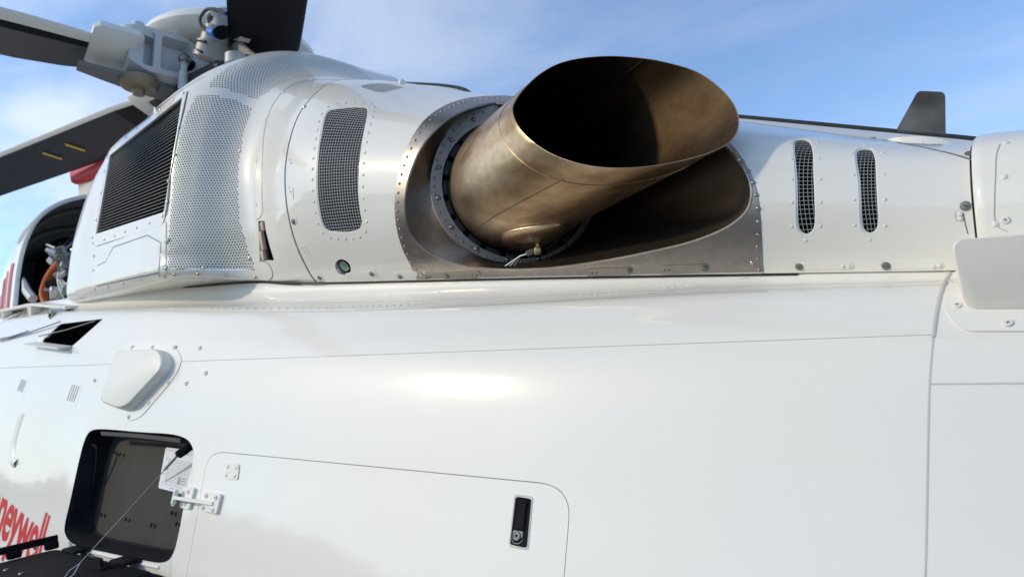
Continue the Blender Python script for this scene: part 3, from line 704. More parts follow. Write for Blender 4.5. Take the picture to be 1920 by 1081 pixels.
# --- louvred air inlet screen
scr = panel('inlet_screen', CS, lframe, [offset_poly(louvre, -.003)], h=.03, off=.0035, th=.005, label='black louvred inlet screen in a white frame')
lv = [np.array(CS.hit(*p)) for p in ((181, 440), (207, 291), (344, 181), (309, 399))]   # BL TL TR BR
def screen_uv(s, t): return (lv[0]*(1-t)+lv[1]*t)*(1-s)+(lv[3]*(1-t)+lv[2]*t)*s
slat_m = mat('slat_edge', (.30, .30, .30), .5)
nsl = 31
for k in range(nsl):
    t = (k+.5)/nsl; A = CS.P(screen_uv(-.01, t)[None], -.006)[0]; B = CS.P(screen_uv(1.01, t)[None], -.006)[0]; n3 = unit(CS.N(screen_uv(.5, t)[None])[0]); e_ = unit(B-A); up = unit(np.cross(n3, e_)); up = up if up[2] > 0 else -up
    mb = MB(); mb.m = 0
    mb.loft([[p+up*.0010, p-up*.0010, p-up*.0010-n3*.003, p+up*.0010-n3*.003] for p in (A, B)], True, (True, True)); mb.m = 1
    mb.loft([[p+up*.0006-n3*.0042, p-up*.0006-n3*.0042, p-up*.004-n3*.030, p-up*.0028-n3*.030] for p in (A, B)], True, (True, True))
    mb.put('slat', None, scr, mats=[slat_m, dark])
inner_shell('screen_back', CS, louvre[:, 0].min()-.02, louvre[:, 0].max()+.02, louvre[:, 1].min()-.03, louvre[:, 1].max()+.03, -.042, dark, 14, 14, parent=scr)
lf = CS.hits([(175, 445), (182, 412), (190, 362), (197, 322), (203, 296), (215, 277), (237, 258), (258, 241), (280, 222), (302, 206), (326, 188), (345, 176), (336, 240), (329, 290), (317, 340), (315, 378), (306, 405), (282, 418), (258, 427), (236, 434), (216, 442), (197, 449), (176, 455)])
studs('screw', rivet_steel, CS, lf, .0068, scr, .0035)
strip('screen_seal', CS, CS.hits(spline([(352, 172), (345, 205), (333, 255), (322, 320), (315, 385), (311, 404), (303, 415), (280, 426), (240, 442), (200, 457), (182, 464)], 60)), .0075, rubber, .0008, scr)
strip('screen_seal', CS, CS.hits(spline([(181, 440), (186, 400), (194, 350), (207, 291)], 20)), .005, rubber, .0036, scr)
# access panel below the screen
ap = CS.hits(dens(rpoly([(180, 464), (312, 417), (311, 515), (172, 552)], [2, 2, 3, 4], 3), 12))
acc = panel('access_panel', CS, ap, [], h=.03, off=.003, th=.004)
strip('joint_line', CS, CS.hits(dens([(183, 498), (199, 491), (214, 463), (278, 441), (303, 455), (299, 510), (182, 536)], 8, False)), .0045, seamgrey, .0036, acc)
studs('screw', screw_pan, CS, CS.hits([(179, 542), (204, 537), (232, 531), (264, 524), (299, 516), (176, 507), (178, 480), (312, 454), (315, 449), (308, 500)]), .0075, acc, .003)
studs('screw', rivet_steel, CS, CS.hits([(314, 449), (311, 502), (382, 502), (468, 484)]), .0085, front)
studs('screw', rivet_brass, CS, CS.hits([(328, 515), (372, 514), (479, 520)]), .0095, front); studs('screw', rivet_steel, CS, CS.hits([(425, 517)]), .0095, front)
studs('screw', rivet_white, CS, CS.hits([(531, 173), (497, 226), (481, 301), (450, 282), (480, 384), (584, 149), (545, 146)]), .0085, front)
studs('rivet', rivet_steel, CS, CS.hits([(571, 201)]), .009, eng)
# strip along the upper rim of the screen
tr = CS.hits(spline([(203, 286), (232, 258), (262, 232), (292, 206), (325, 180), (352, 161), (380, 144)], 40))
if len(tr) > 20: strip('rim_strip', CS, tr, .012, white_flat, .0042, front, hgt=.002)
# scoop slot with tan foam blocks
sb = MB(); 
c_uv = slot.mean(0); 
cp = CS.P(c_uv[None])[0]; cn = CS.N(c_uv[None])[0]
sx = np.array([.86, .5, 0]); sz = np.array([0, 0, 1.0])
fx, fy, fz = frame(cn)
blk = put('slot_liner', MB().box(cp-cn*.085, (fx, fy, fz), (.16, .24, .09), .003).mesh('slot_liner', dark), front)
for (pxa, pya, pyb, w_) in ((492.5, 416, 432, .040), (491, 434, 468, .040), (493, 470, 487, .044)):
    a = CS.P(CS.hit(pxa, pya)[None])[0]; b = CS.P(CS.hit(pxa, pyb)[None])[0]; c = (a+b)/2+cn*.007
    MB().box(c-cn*.010, (fx, fy, fz), (w_*.62, np.linalg.norm(b-a), .016), .002).put('foam_block', tan, front)

# --- wire mesh grilles
WR = .0012
def grille(name, loop, na, nb, ctr_r, rivets, rr, label=None, col_=None):
    fr = strip(name, CS, offset_poly(loop, -.001), .007, white_flat, -.003, None, True, .002)
    if label: fr['label'] = label
    # wires follow u and v, clipped by the outline
    lo = loop.min(0); hi = loop.max(0); mb = MB()
    def runs(fixed, ax, n):
        q = np.linspace(lo[1-ax]-.001, hi[1-ax]+.001, 90); pts = np.zeros((90, 2)); pts[:, ax] = fixed; pts[:, 1-ax] = q
        k = inpoly(pts, loop); i = np.where(k)[0]
        if len(i) < 2: return
        pts = pts[i[0]:i[-1]+1]; st = pts[::max(1, len(pts)//14)]; st = np.vstack([st, pts[-1:]])
        r = WR; n3 = CS.N(st); P = CS.P(st, -.0045+(.0009 if ax else -.0009))
        mb.tube(list(P), r, 5, False)
    for a in np.linspace(lo[0], hi[0], na+1)[1:-1]: runs(a, 0, 90)
    for b in np.linspace(lo[1], hi[1], nb+1)[1:-1]: runs(b, 1, 90)
    mb.put('wire_mesh', col_ or wire_m, fr, stuff=True)
    if rivets is not None: studs('rivet', rivet_white, CS, rivets, rr, fr)
    return fr
def ring_rivets(loop, d, n):
    o = offset_poly(loop, d); dd = np.concatenate([[0], np.cumsum(np.linalg.norm(np.diff(CS.P(np.vstack([o, o[:1]])), axis=0), axis=1))]); q = np.linspace(0, dd[-1], n, endpoint=False)
    oo = np.vstack([o, o[:1]]); return np.stack([np.interp(q, dd, oo[:, 0]), np.interp(q, dd, oo[:, 1])], 1)
grille('vent_grille', g1, 19, 47, 0, ring_rivets(g1, .022, 38), .0062, 'tall square wire mesh grille ahead of the exhaust')
def z4(p): return (1380+p[0]*.4627, 140+p[1]*.4627)
WR = .00062
grille('vent_grille', g2, 7, 27, 0, CS.hits([z4(p) for p in [(264, 249), (219, 275), (330, 274), (224, 342), (337, 339), (226, 425), (341, 424), (227, 517), (343, 516), (225, 615), (341, 614), (282, 671)]]), .0041, 'narrow mesh slot nearest the exhaust')
grille('vent_grille', g3, 7, 25, 0, CS.hits([z4(p) for p in [(523, 286), (469, 318), (592, 316), (476, 406), (599, 404), (479, 506), (603, 505), (480, 611), (604, 611), (542, 668)]]), .0041, 'narrow mesh slot nearest the tail boom')
WR = .0019
grille('crown_grille', tgu, 60, 12, 0, None, 0, 'flat mesh grille on the crown of the cowling')
mbk = MB().ball(at(753, 155, 2.06), .016, 10, 6); mbk.put('crown_knob', white_flat)
# --- fasteners and latch tabs of the engine cowling
def tab(S, pxs, r, parent, m=white, off=.0016, label=None):
    """rounded latch tab between two points, raised a little"""
    a, b = [np.array(p, float) for p in pxs]; t = unit(b-a); n = np.array([-t[1], t[0]])
    pts = [b+r*(math.cos(q)*t+math.sin(q)*n) for q in np.linspace(-math.pi/2, math.pi/2, 7)]+[a+r*(-math.cos(q)*t-math.sin(q)*n) for q in np.linspace(-math.pi/2, math.pi/2, 7)]
    uv = S.hits(pts)
    return panel('latch_tab', S, uv, [], h=.03, off=off, th=.0035, m=m, parent=parent, label=label)
for a, b, r in (((544, 355), (552, 416), 5.5), ((569, 466), (600, 521), 6), ((652, 517), (700, 512), 5.5), ((742, 516), (778, 513), 5)):
    tab(CS, (a, b), r, eng)
studs('fastener', fastener, CS, CS.hits([(551, 415), (600, 520), (698, 513), (751, 518)]), .0075, eng, .004)
studs('rivet', rivet_white, CS, CS.hits([(543, 351), (545, 359), (566, 464), (571, 471), (652, 517), (658, 516), (544, 300), (546, 306), (660, 455), (780, 480)][:8]), .0042, eng, .002)
for a, b in (((1503, 499), (1594, 498)), ((1665, 497), (1763, 497))): tab(CS, (a, b), 6.5, eng)
studs('fastener', fastener, CS, CS.hits([z4((257, 777)), z4((609, 774))]), .0072, eng, .002); studs('fastener', fastener, CS, CS.hits([z4((948, 321)), z4((930, 532)), z4((556, 243))]), .0078, eng, .001)
studs('rivet', rivet_white, CS, CS.hits([z4((433, 775)), z4((457, 775)), z4((800, 776)), z4((824, 774)), z4((906, 565)), z4((908, 583)), z4((752, 277)), z4((770, 277))]), .0052, eng, .002)
strip('joint_line', CS, CS.hits([z4(p) for p in [(893, 555), (888, 575), (895, 592), (915, 590), (921, 560)]]), .0015, seamlight, parent=eng)
strip('joint_line', CS, CS.hits([z4(p) for p in [(921, 560), (928, 600), (940, 645)]]), .002, seamgrey, parent=eng)
# round sight window with green button
bp_ = CS.P(btn.mean(0)[None])[0]; bn = CS.N(btn.mean(0)[None])[0]; bx, by, bz = frame(bn)
def lathe_at(name, p, n, prof, m, parent, seg=22, label=None):
    x, y, z = frame(n); mb = MB(); mb.loft([[p+r*(math.cos(a)*x+math.sin(a)*y)+h*z for a in np.linspace(0, 2*math.pi, seg, endpoint=False)] for r, h in prof], True, (False, True))
    return mb.put(name, m, parent, label=label)
cup = lathe_at('sight_cup', bp_, bn, [(.036, -.002), (.034, -.006), (.030, -.03), (.02, -.032), (.001, -.032)], steel_dark, eng)
lathe_at('green_button', bp_-by*(-.002)-bx*.004, bn, [(.021, -.03), (.021, -.012), (.0195, -.009), (.017, -.009), (.0165, -.013), (.001, -.013)], steel, eng)
lathe_at('button_face', bp_-by*(-.002)-bx*.004, bn, [(.0162, -.0125), (.015, -.008), (.008, -.0075), (.001, -.0075)], green, eng)

# ------------------------------------------------------------------ EXHAUST SCOOP (titanium) and PIPE
lip_px = [(930, 193), (893, 200), (860, 212), (828, 233), (800, 262), (778, 302), (764, 345), (759, 385), (763, 420), (775, 447), (800, 470), (835, 487), (880, 500), (940, 506), (1020, 504), (1120, 491), (1220, 472), (1310, 449), (1370, 422), (1400, 395), (1409, 365), (1404, 335), (1388, 305)]
lipc = CS.hits(lip_px); ex = np.vstack([lipc, cut_off(.024)[1:]])
lip = spline(ex, 120, True)
scoop_f = panel('exhaust_scoop', CS, offset_poly(so, -.0012), [lip], h=.03, off=.0012, th=.004, m=scoop_m, label='brownish titanium scoop flange round the exhaust pipe', lip=True)
NS = 28
Ls = np.linspace(0, 1, NS); outer_l = [np.array([tube_pt(k, s) for k in range(96)]) for s in Ls]
cen = [l.mean(0) for l in outer_l]
def shrink(l, c, d): q = l-c; return l-q/np.linalg.norm(q, axis=1, keepdims=True)*d
mb = MB(); mb.loft([list(l) for l in outer_l]+[list(shrink(outer_l[-1], rcen, .0012)+nrim*.0006), list(shrink(outer_l[-1], rcen, .0026))])
pipe = mb.put('exhaust_pipe', tube_m, label='large heat-tinted exhaust pipe cut off at a slant')
mb = MB(); il = [list(shrink(l, c, .0026)) for l, c in zip(outer_l[::-1], cen[::-1])]
back = [[np.array(p)-nb_*d for p in il[-1]] for d in (.06, .18, .34)]
mb.loft(il+back, True, (False, True)).put('pipe_inside', inner_m, pipe)
# weld beads on the pipe: one along it, one round below the mouth, one inside
def near_k(px, py, s):
    P = np.array([tube_pt(k, s) for k in range(96)]); d = P@cf; q = np.stack([960+FPX*(P@cr)/d, 540.5-FPX*(P@cu)/d], 1)
    n = np.linalg.norm(P, axis=1); return int(np.argmin(np.linalg.norm(q-[px, py], axis=1)+(n > np.linalg.norm(rcen)+.12)*60))
k0 = near_k(1068, 322, .9)
bead = [tube_pt(k0+(s-.9)*2, s)+unit(tube_pt(k0, s)-cen[int(s*(NS-1))])*.0006 for s in np.linspace(.04, .86, 22)]
MB().tube(bead, .0014, 6).put('weld_bead', steel_dark, pipe)
bead = []
for k in range(96):
    s = .84; p = tube_pt(k, s); c = np.mean([tube_pt(q, s) for q in range(0, 96, 8)], 0); bead.append(p+unit(p-c)*.0001)
MB().tube(bead+bead[:1], .0014, 6, False).put('weld_bead', tube_m, pipe)
k1 = near_k(1210, 110, 1.0)
MB().tube([tube_pt(k1, s)-unit(tube_pt(k1, s)-cen[int(s*(NS-1))])*.0028 for s in np.linspace(.55, .99, 14)], .0017, 6).put('weld_bead', inner_m, pipe)
# swelling with a drain boss on the underside
kb = near_k(1010, 450, .30)
def on_pipe(k, s, o=0.0):
    p = tube_pt(k, s); c = np.mean([tube_pt(q, s) for q in range(0, 96, 8)], 0); return p+unit(p-c)*o
loops = []
for d, o in ((1.0, .0), (.97, .006), (.88, .010), (.6, .012), (.2, .013)):
    loops.append([on_pipe(kb+d*7.0*math.cos(a), .235+d*.15*math.sin(a)*(1 if math.sin(a) < 0 else 1.3), o) for a in np.linspace(0, 2*math.pi, 28, endpoint=False)])
MB().loft(loops, True, (False, True)).put('pipe_pad', tube_m, pipe)
MB().tube([on_pipe(kb+7*math.cos(a), .235+.15*math.sin(a)*(1 if math.sin(a) < 0 else 1.3), .002) for a in np.linspace(0, 2*math.pi, 29)], .0018, 6, False).put('weld_bead', tube_m, pipe)
# ring flange round the pipe root, with bolts
def on_ring(px, py, d=0.0): return onplane(px, py, cb+nb_*d, nb_)
RO = Rb*1.33
ring_out = [(862, 216), (834, 256), (812, 305), (806, 345), (811, 385), (824, 415), (842, 440), (866, 461), (892, 477), (925, 489), (962, 494), (1000, 492), (1040, 478), (1078, 452)]
ro3 = [on_ring(*p) for p in ring_out]
ra = np.unwrap([math.atan2(np.dot(p-cb, e2), np.dot(p-cb, e1)) for p in ro3]); rr_ = [np.linalg.norm(p-cb) for p in ro3]
if ra[0] > ra[-1]: ra = ra[::-1]; rr_ = rr_[::-1]
def ring_r(t):
    c = (ra[0]+ra[-1])/2; t = (t-c+math.pi) % (2*math.pi)-math.pi+c
    if ra[0] <= t <= ra[-1]: return float(np.interp(t, ra, rr_))
    gap_ = 2*math.pi-(ra[-1]-ra[0]); f = ((t-ra[-1]) % (2*math.pi))/gap_; return rr_[-1]*(1-f)+rr_[0]*f
TT = np.linspace(0, 2*math.pi, 120, endpoint=False)
def ringpt(t, f, d): r = Rb*1.10*(1-f)+ring_r(t)*f; return cb+r*(math.cos(t)*e1+math.sin(t)*e2)+nb_*d
mb = MB(); mb.loft([[ringpt(t, 1.0, -.012) for t in TT], [ringpt(t, 1.0, .004) for t in TT], [ringpt(t, .97, .006) for t in TT], [ringpt(t, .03, .006) for t in TT], [ringpt(t, 0, .004) for t in TT], [ringpt(t, 0, -.05) for t in TT]])
ringf = mb.put('ring_flange', ring_m, label='riveted ring flange round the root of the exhaust pipe')
for i, t in enumerate(np.linspace(ra[0]-.1, ra[-1]+.25, 34)):
    place('rivet', rivet_dark, ringpt(t, .66, .006), nb_, .0042, ringf)
for t in np.linspace(ra[0]+.15, ra[-1]+.1, 9): place('bolt', rivet_dark, ringpt(t, .42, .006), nb_, .0085, ringf)
# dark gap with spacer blocks between ring and pipe
mb = MB(); mb.loft([[ringpt(t, 0, -.03)-0*nb_ for t in TT], [cb+(Rb*.99)*(math.cos(t)*e1+math.sin(t)*e2)-nb_*.03 for t in TT]]); mb.put('gap_floor', dark, ringf)
for t in np.linspace(ra[0], ra[-1]+.2, 13):
    d = math.cos(t)*e1+math.sin(t)*e2; q = -math.sin(t)*e1+math.cos(t)*e2
    MB().box(cb+d*Rb*1.05-nb_*.012, (d, q, nb_), (Rb*.085, .05, .02), .002).put('spacer', rubber, ringf)
# bowl of the scoop
lipP = CS.P(lip, .0012); lipN = CS.N(lip)
la = np.array([math.atan2(np.dot(p-cb, e2), np.dot(p-cb, e1)) for p in lipP])
lc = lipP.mean(0); loops = []
ringtop = np.array([ringpt(t, 1.0, -.008) for t in la])
for w_ in [0, .012, .03, .055, .09, .14, .2, .28, .38, .5, .62, .74, .85, .93, 1.0]:
    P0 = lipP; P3 = ringtop; toward = P3-P0; dist_ = np.linalg.norm(toward, axis=1, keepdims=True)
    flat = toward-(toward*lipN).sum(1, keepdims=True)*lipN; fl = np.linalg.norm(flat, axis=1, keepdims=True); flat /= fl+1e-9
    dep = np.clip(-(toward*lipN).sum(1, keepdims=True), .05, 1)
    P1 = P0+flat*np.minimum(.018, fl*.3)+(-lipN)*np.minimum(dep*.28, .05)
    P2 = P3+flat*(-.45)*fl*.35+lipN*dep*.02
    P = (1-w_)**3*P0+3*(1-w_)**2*w_*P1+3*(1-w_)*w_*w_*P2+w_**3*P3; loops.append(list(P))
MB().loft(loops).put('scoop_bowl', bowl_m, scoop_f)
# rolled lip bead
MB().tube(list(lipP-lipN*.002)+[lipP[0]-lipN[0]*.002], .0042, 8, False).put('rolled_lip', scoop_m, scoop_f)
# rivets round the flange
def along(px, n, S=CS):
    uv = S.hits(spline(px, 120)); P = S.P(uv); d = np.concatenate([[0], np.cumsum(np.linalg.norm(np.diff(P, axis=0), axis=1))]); q = np.linspace(0, d[-1], n); return np.stack([np.interp(q, d, uv[:, 0]), np.interp(q, d, uv[:, 1])], 1)
studs('rivet', rivet_ti, CS, along([(952, 182), (905, 186), (870, 192), (833, 207), (800, 233), (777, 267), (759, 308), (748, 352), (746, 394), (750, 428), (760, 463), (772, 492), (780, 504)], 34), .0050, scoop_f, .0012)
studs('rivet', rivet_ti, CS, along([(1364, 277), (1395, 305), (1413, 345), (1421, 385), (1422, 430), (1421, 478), (1424, 506)], 12), .0052, scoop_f, .0012)
studs('rivet', rivet_steel, CS, CS.hits([(790, 516), (797, 511), (1410, 492), (1385, 300)]), .005, scoop_f, .0012)
for a, b, w_ in (((838, 517), (895, 514), 6.5), ((1107, 510), (1180, 507), 7), ((1243, 505), (1322, 502), 8)):
    tab(CS, (a, b), w_, scoop_f, scoop_m, .0032)
studs('fastener', fastener, CS, CS.hits([(839, 517), (1180, 507), (1322, 502)]), .0066, scoop_f, .005)
studs('rivet', rivet_dark, CS, CS.hits([(886, 515), (894, 514), (1110, 510), (1118, 510), (1246, 505), (1254, 505), (800, 520), (806, 519)]), .0042, scoop_f, .0032)
# drain fitting
dp = on_pipe(kb+2.5, .15, .012)
tgt = at(1008, 470, float(dp[1])-.02)
o_ = tgt
ft = MB(); ft.box(o_, (cr, cu, -cf), (.022, .026, .02), .003); ft.tube([o_+cu*.01, o_+cu*.03], .006, 8); ft.put('elbow_fitting', brass, pipe)
MB().tube([o_-cr*.012, o_-cr*.024-cu*.006, o_-cr*.036-cu*.010], [.009, .0105, .008], 6).put('hex_nut', steel, pipe)
for dx in (-.007, .0, .007):
    p0 = o_-cr*.034-cu*.010; MB().tube([p0, p0-cr*.02-cu*.006+cf*.01, p0-cr*(.034)-cu*(.02)+cr*dx+cf*.02, p0-cr*.052-cu*.036+cr*dx*2+cf*.03], .0028, 7).put('drain_line', steel, pipe)

# ------------------------------------------------------------------ TAIL END: boom fairing, stub plate, antenna
def boom_fairing():
    P0 = CS.P(hoop(U_R+.003, 0, VT, 60)); loops = []
    for dx, g in ((0, -.006), (.0, .012), (.006, .018), (.02, .021), (.4, .025), (1.2, .0), (2.6, -.06)):
        n3 = CS.N(hoop(U_R, 0, VT, 60)); L_ = P0+n3*g; L_[:, 0] = P0[:, 0]+dx; L_[:, 1] += dx*.03; L_[:, 2] -= dx*.09*np.clip((P0[:, 2]-.24)/.4, 0, 1); skirt = L_[0]+np.array([0, .02, -.16]); loops.append([skirt]+list(L_))
    mb = MB(); mb.loft(loops, False)
    return mb.put('boom_fairing', white), loops
bf, bl = boom_fairing()
def bf_at(px, py, y=1.80): return at(px, py, y)
def surf_ray(loops, px, py):
    n = len(loops[0]); V = [tuple(p) for l in loops for p in l]; F = [(i*n+j, i*n+j+1, i*n+n+j+1, i*n+n+j) for i in range(len(loops)-1) for j in range(n-1)]
    h = BVHTree.FromPolygons(V, F).ray_cast(Vector((0, 0, 0)), Vector(ray(px, py)))
    if h[0] is None: return None, None
    nn = np.array(h[1]); p = np.array(h[0]); return p, (-nn if np.dot(nn, p) > 0 else nn)
for (px, py) in ((1883, 331), (1886, 268), (1866, 420)):
    p, n_ = surf_ray(bl, px, py)
    if p is not None: place('rivet', rivet_white, p, n_, .0065, bf)
p, n_ = surf_ray(bl, 1885, 412)
if p is not None: place('screw', screw_white, p, n_, .0078, bf)
ln = [surf_ray(bl, *q) for q in spline([(1875, 270), (1868, 290), (1866, 330), (1864, 380), (1865, 412), (1872, 426), (1890, 434)], 24)]
ln = [a+b*.001 for a, b in ln if a is not None]
if len(ln) > 3: MB().tube(ln, .0008, 5).put('joint_line', seamlight, bf)
# stub plate: a rounded box on a flange
fl_px = rpoly([(1790, 500), (1766, 575), (1800, 622), (2080, 622), (2080, 470)], [30, 40, 46, 20, 20], 7)
flg = panel('stub_flange', FS, FS.hits(dens(fl_px, 10)), [], h=.04, off=.004, th=.006, m=white)
studs('screw', screw_white, FS, FS.hits([(1795, 575), (1890, 608), (1985, 608)]), .0085, flg, .0035)
def stub():
    yb = float(FS.P(FS.hit(1830, 560)[None])[0][1]); mb = MB()
    face = rpoly([(1779, 447), (1806, 580), (2085, 580), (2085, 424)], [26, 30, 30, 26], 8); yf = yb-.055
    F_ = np.array([at(x, y, yf-.028+.056*min(1, max(0, (y-440)/140))) for x, y in face]); c = F_.mean(0)
    def sc_(k, dy): return [c+(p-c)*np.array([1-k/1.0, 1, 1-k*1.6])+np.array([0, dy, 0]) for p in F_]
    mb.loft([sc_(-.004, .19), sc_(.0, .03), sc_(.006, .012), sc_(.02, .003), sc_(.045, -.001)], True, (False, True))
    return mb.put('stub_fairing', white_flat, label='rounded white stub fairing screwed to the tail boom')
stub()
def antenna():
    q = CS.hit(1732, 251); p0 = CS.P(q[None])[0]; pa = CS.P(np.array([[q[0]-.1, q[1]]]))[0]; pb = CS.P(np.array([[q[0]+.1, q[1]]]))[0]; n_ = CS.N(q[None])[0]; tx = unit(pb-pa)
    n_ = unit(n_+np.array([0, .35, .35])); n_ = unit(n_-tx*np.dot(n_, tx)); ty = np.cross(n_, tx); Y = p0[1]
    b = [at(1681, 246, Y), at(1722, 172, Y), at(1772, 174, Y), at(1773, 254, Y)]; L_ = rpoly(np.array(b), [.004, .010, .010, .004], 4); c = L_.mean(0); mb = MB()
    mb.loft([[p+np.array([0, .010, 0]) for p in (L_-c)*.985+c], [p+np.array([0, .004, 0]) for p in L_], [p-np.array([0, .004, 0]) for p in L_], [p-np.array([0, .010, 0]) for p in (L_-c)*.985+c]], True, (True, True))
    a = mb.put('blade_antenna', antenna_m, smooth=True, label='dark swept blade antenna on a white foot')
    f = MB(); lo = [[p0+tx*.085*s_*math.cos(t)+ty*.035*s_*math.sin(t)+n_*dz for t in np.linspace(0, 2*math.pi, 28, endpoint=False)] for s_, dz in ((1.0, -.02), (1.0, .002), (.9, .007), (.6, .010), (.3, .011))]
    f.loft(lo, True, (False, True)).put('antenna_foot', white, a)
antenna_m = mat('scuffed_grey', (.040, .041, .042), .6, var=(9, .9, (.13, .135, .135)), spec=.2)
antenna()
# dark weather strip along the crown of the far cowling
def crown_strip():
    for pxs in ([(700, 155), (780, 157), (840, 161), (872, 168), (890, 182)], [(1100, 196), (1392, 219), (1500, 229), (1660, 244), (1790, 256), (1866, 264)]):
        pts = [at(x, y, 2.55) for x, y in spline(pxs, 30)]
        fcw = MB().loft([[p+np.array([0, -.3, -.20]), p+np.array([0, -.1, -.035]), p+np.array([0, .0, -.006]), p+np.array([0, .35, -.0]), p+np.array([0, .7, -.25])] for p in pts], False).put('far_cowling', white)
        MB().tube(pts, .0075, 7).put('crown_seal', rubber, fcw)
crown_strip()

# ------------------------------------------------------------------ BAGGAGE BAY, DOOR FITTINGS
bayP = FS.P(bay); bc = bayP.mean(0); Dv = np.array([0.0, 1.0, .03])
def bay_loop(d, k, kx=None): return [bc+(p-bc)*np.array([1-(k if kx is None else kx), 1, 1-k])*np.array([1, 1, 1])+Dv*d for p in bayP]
lw = []
for d, k in ((-.0, .0), (.006, .003), (.014, .02), (.085, .04), (.100, .055), (.106, .09)): lw.append(bay_loop(d, k))
tub = MB().loft(lw).put('bay_tub', black, label='black moulded rim of the open baggage bay')
mb = MB(); bw = bay_loop(.105, .075); V = bw; mb.add(V, [tuple(range(len(V)))]); wall = mb.put('bay_back_wall', brownish, smooth=False)
byw = float(np.mean([p[1] for p in bw]))
lint_m = mat('lintel_grey', (.09, .09, .088), .5)
# top flange of the opening, paler
fl = [FS.P(FS.hit(x, y)[None])[0] for x, y in spline([(186, 808), (250, 812), (334, 821)], 12)]
MB().loft([[p+np.array([0, .006, -.001]), p+np.array([0, .010, -.018]), p+np.array([0, .016, -.019]), p+np.array([0, .014, -.001])] for p in fl], True, (True, True)).put('bay_lintel', lint_m, tub)
# moulded channel on the forward wall of the bay
def bay_side(px, py, d): # forward wall lies at about the x of the left edge
    P = at(px, py, 1.5); return P
for q in ([(149, 838), (132, 960), (136, 985), (158, 988), (164, 975), (182, 850), (180, 836)],):
    pts = [at(x, y, 1.565) for x, y in spline(q, 40, True)]
    MB().tube(pts+pts[:1], .006, 6, False).put('moulded_channel', black, tub)
MB().loft([[at(x, y, 1.568) for x, y in ((153, 842), (137, 965), (150, 982), (172, 852))]], True, (True, False)).put('channel_floor', dark, tub)
def wall_pt(px, py, o=.004): return onplane(px, py, bc+Dv*.157, unit([0, 1, -.22]))-np.array([0, o, 0])
bwn = unit(np.cross(np.array(bw[20])-np.array(bw[0]), np.array(bw[50])-np.array(bw[0])))
if bwn[1] > 0: bwn = -bwn
bwo = np.mean(bw, axis=0)
def wall_pt(px, py, o=.0): return onplane(px, py, bwo-np.array([0, .012, 0])+bwn*o, bwn)
for px, py in ((190, 964), (236, 973), (284, 983), (225, 851), (323, 961), (331, 981)): place('plug', rivet_plug, wall_pt(px, py), bwn, .009, wall)
# data placard with its chart
pc4 = [wall_pt(*p, o=.002) for p in ((311, 838), (372, 845), (352, 928), (297, 914))]
def pl(s, t, o=.0): return (pc4[0]*(1-s)+pc4[1]*s)*(1-t)+(pc4[3]*(1-s)+pc4[2]*s)*t+bwn*o
mb = MB(); edge = rpoly([(.0, .0), (1, 0), (1, 1), (0, 1)], .05, 4); mb.loft([[pl(s, t, -.002) for s, t in edge], [pl(s, t, .0008) for s, t in edge]], True, (False, True)); plc = mb.put('data_placard', placard, wall, smooth=False, label='white chart placard on the bay wall')
def quad(mb, s0, t0, s1, t1, o=.0012): mb.add([pl(s0, t0, o), pl(s1, t0, o), pl(s1, t1, o), pl(s0, t1, o)], [(0, 1, 2, 3)])
mb = MB()
for k in range(17): t = .27+.034*k; quad(mb, .2, t, .9, t+.006)
quad(mb, .19, .25, .196, .84)
for k in range(13): quad(mb, .2+.055*k, .865, .225+.055*k, .88)
for k in range(4): quad(mb, .09, .26+.19*k, .15, .275+.19*k)
quad(mb, .4, .93, .52, .943); quad(mb, .3, .1, .85, .112); quad(mb, .05, .05, .98, .056)
for k in range(3): quad(mb, .70, .66+.06*k, .84, .672+.06*k, .0018)
mb.put('chart_lines', ink, plc, smooth=False)
mb = MB(); mb.add([pl(.2, .80, .0015), pl(.2, .88*.93, .0015), pl(.92, .37, .0015), pl(.92, .28, .0015)], [(0, 1, 2, 3)]); quad(mb, .60, .65, .66, .82, .0016); mb.put('chart_band', inkgrey, plc, smooth=False)
# open bay door: a black tray swung down and out
hl = FS.P(FS.hit(132, 1020)[None])[0]; hr = FS.P(FS.hit(303, 1058)[None])[0]
tray_o = np.array([hl+(hr-hl)*-.05, hl+(hr-hl)*1.02]); 
TN = unit(np.cross(hr-hl, np.array([0, -.5, -.045])));  TN = TN if TN[2] > 0 else -TN
ex_ = unit(hr-hl); ey_ = unit(np.cross(TN, ex_)); ey_ = ey_ if ey_[1] < 0 else -ey_
Wd = np.linalg.norm(hr-hl); O_ = hl-TN*.004
def tr_(a, b, c=0.0): return O_+ex_*(a*Wd)+ey_*b+TN*c
out_l = rpoly([(-.05, .012), (1.10, .012), (1.10, .56), (-.05, .56)], .05, 6)
def tl_(k, c): return [tr_(.525+(a-.525)*(1-k/.6), .286+(b-.286)*(1-k/.3), c) for a, b in out_l]
mb = MB(); mb.loft([tl_(.012, -.05), tl_(0, -.045), tl_(-.0, -.03), tl_(.01, -.022), tl_(.03, -.018), tl_(.045, -.002), tl_(.05, .0)], True, (True, True))
tray = mb.put('bay_door', black, label='black inside of the bay door folded down flat')
MB().tube([tr_(a, .0, -.008) for a in (.04, .5, .98)], .008, 10).put('hinge_rod', white_flat, tray)
for a0 in (.17, .72):
    mb = MB(); mb.box(tr_(a0, .03, .004), (ex_, ey_, TN), (.115, .07, .014), .004); mb.tube([tr_(a0-.05, -.004, -.004), tr_(a0+.05, -.004, -.004)], .012, 10); mb.box(tr_(a0+.06, -.02, .002), (ex_, ey_, TN), (.05, .07, .012), .003); mb.put('door_hinge', black, tray)
MB().box(tr_(-.06, .18, .035), (ex_, ey_, TN), (.010, .30, .03), .003).put('stay_rail', black, tray)
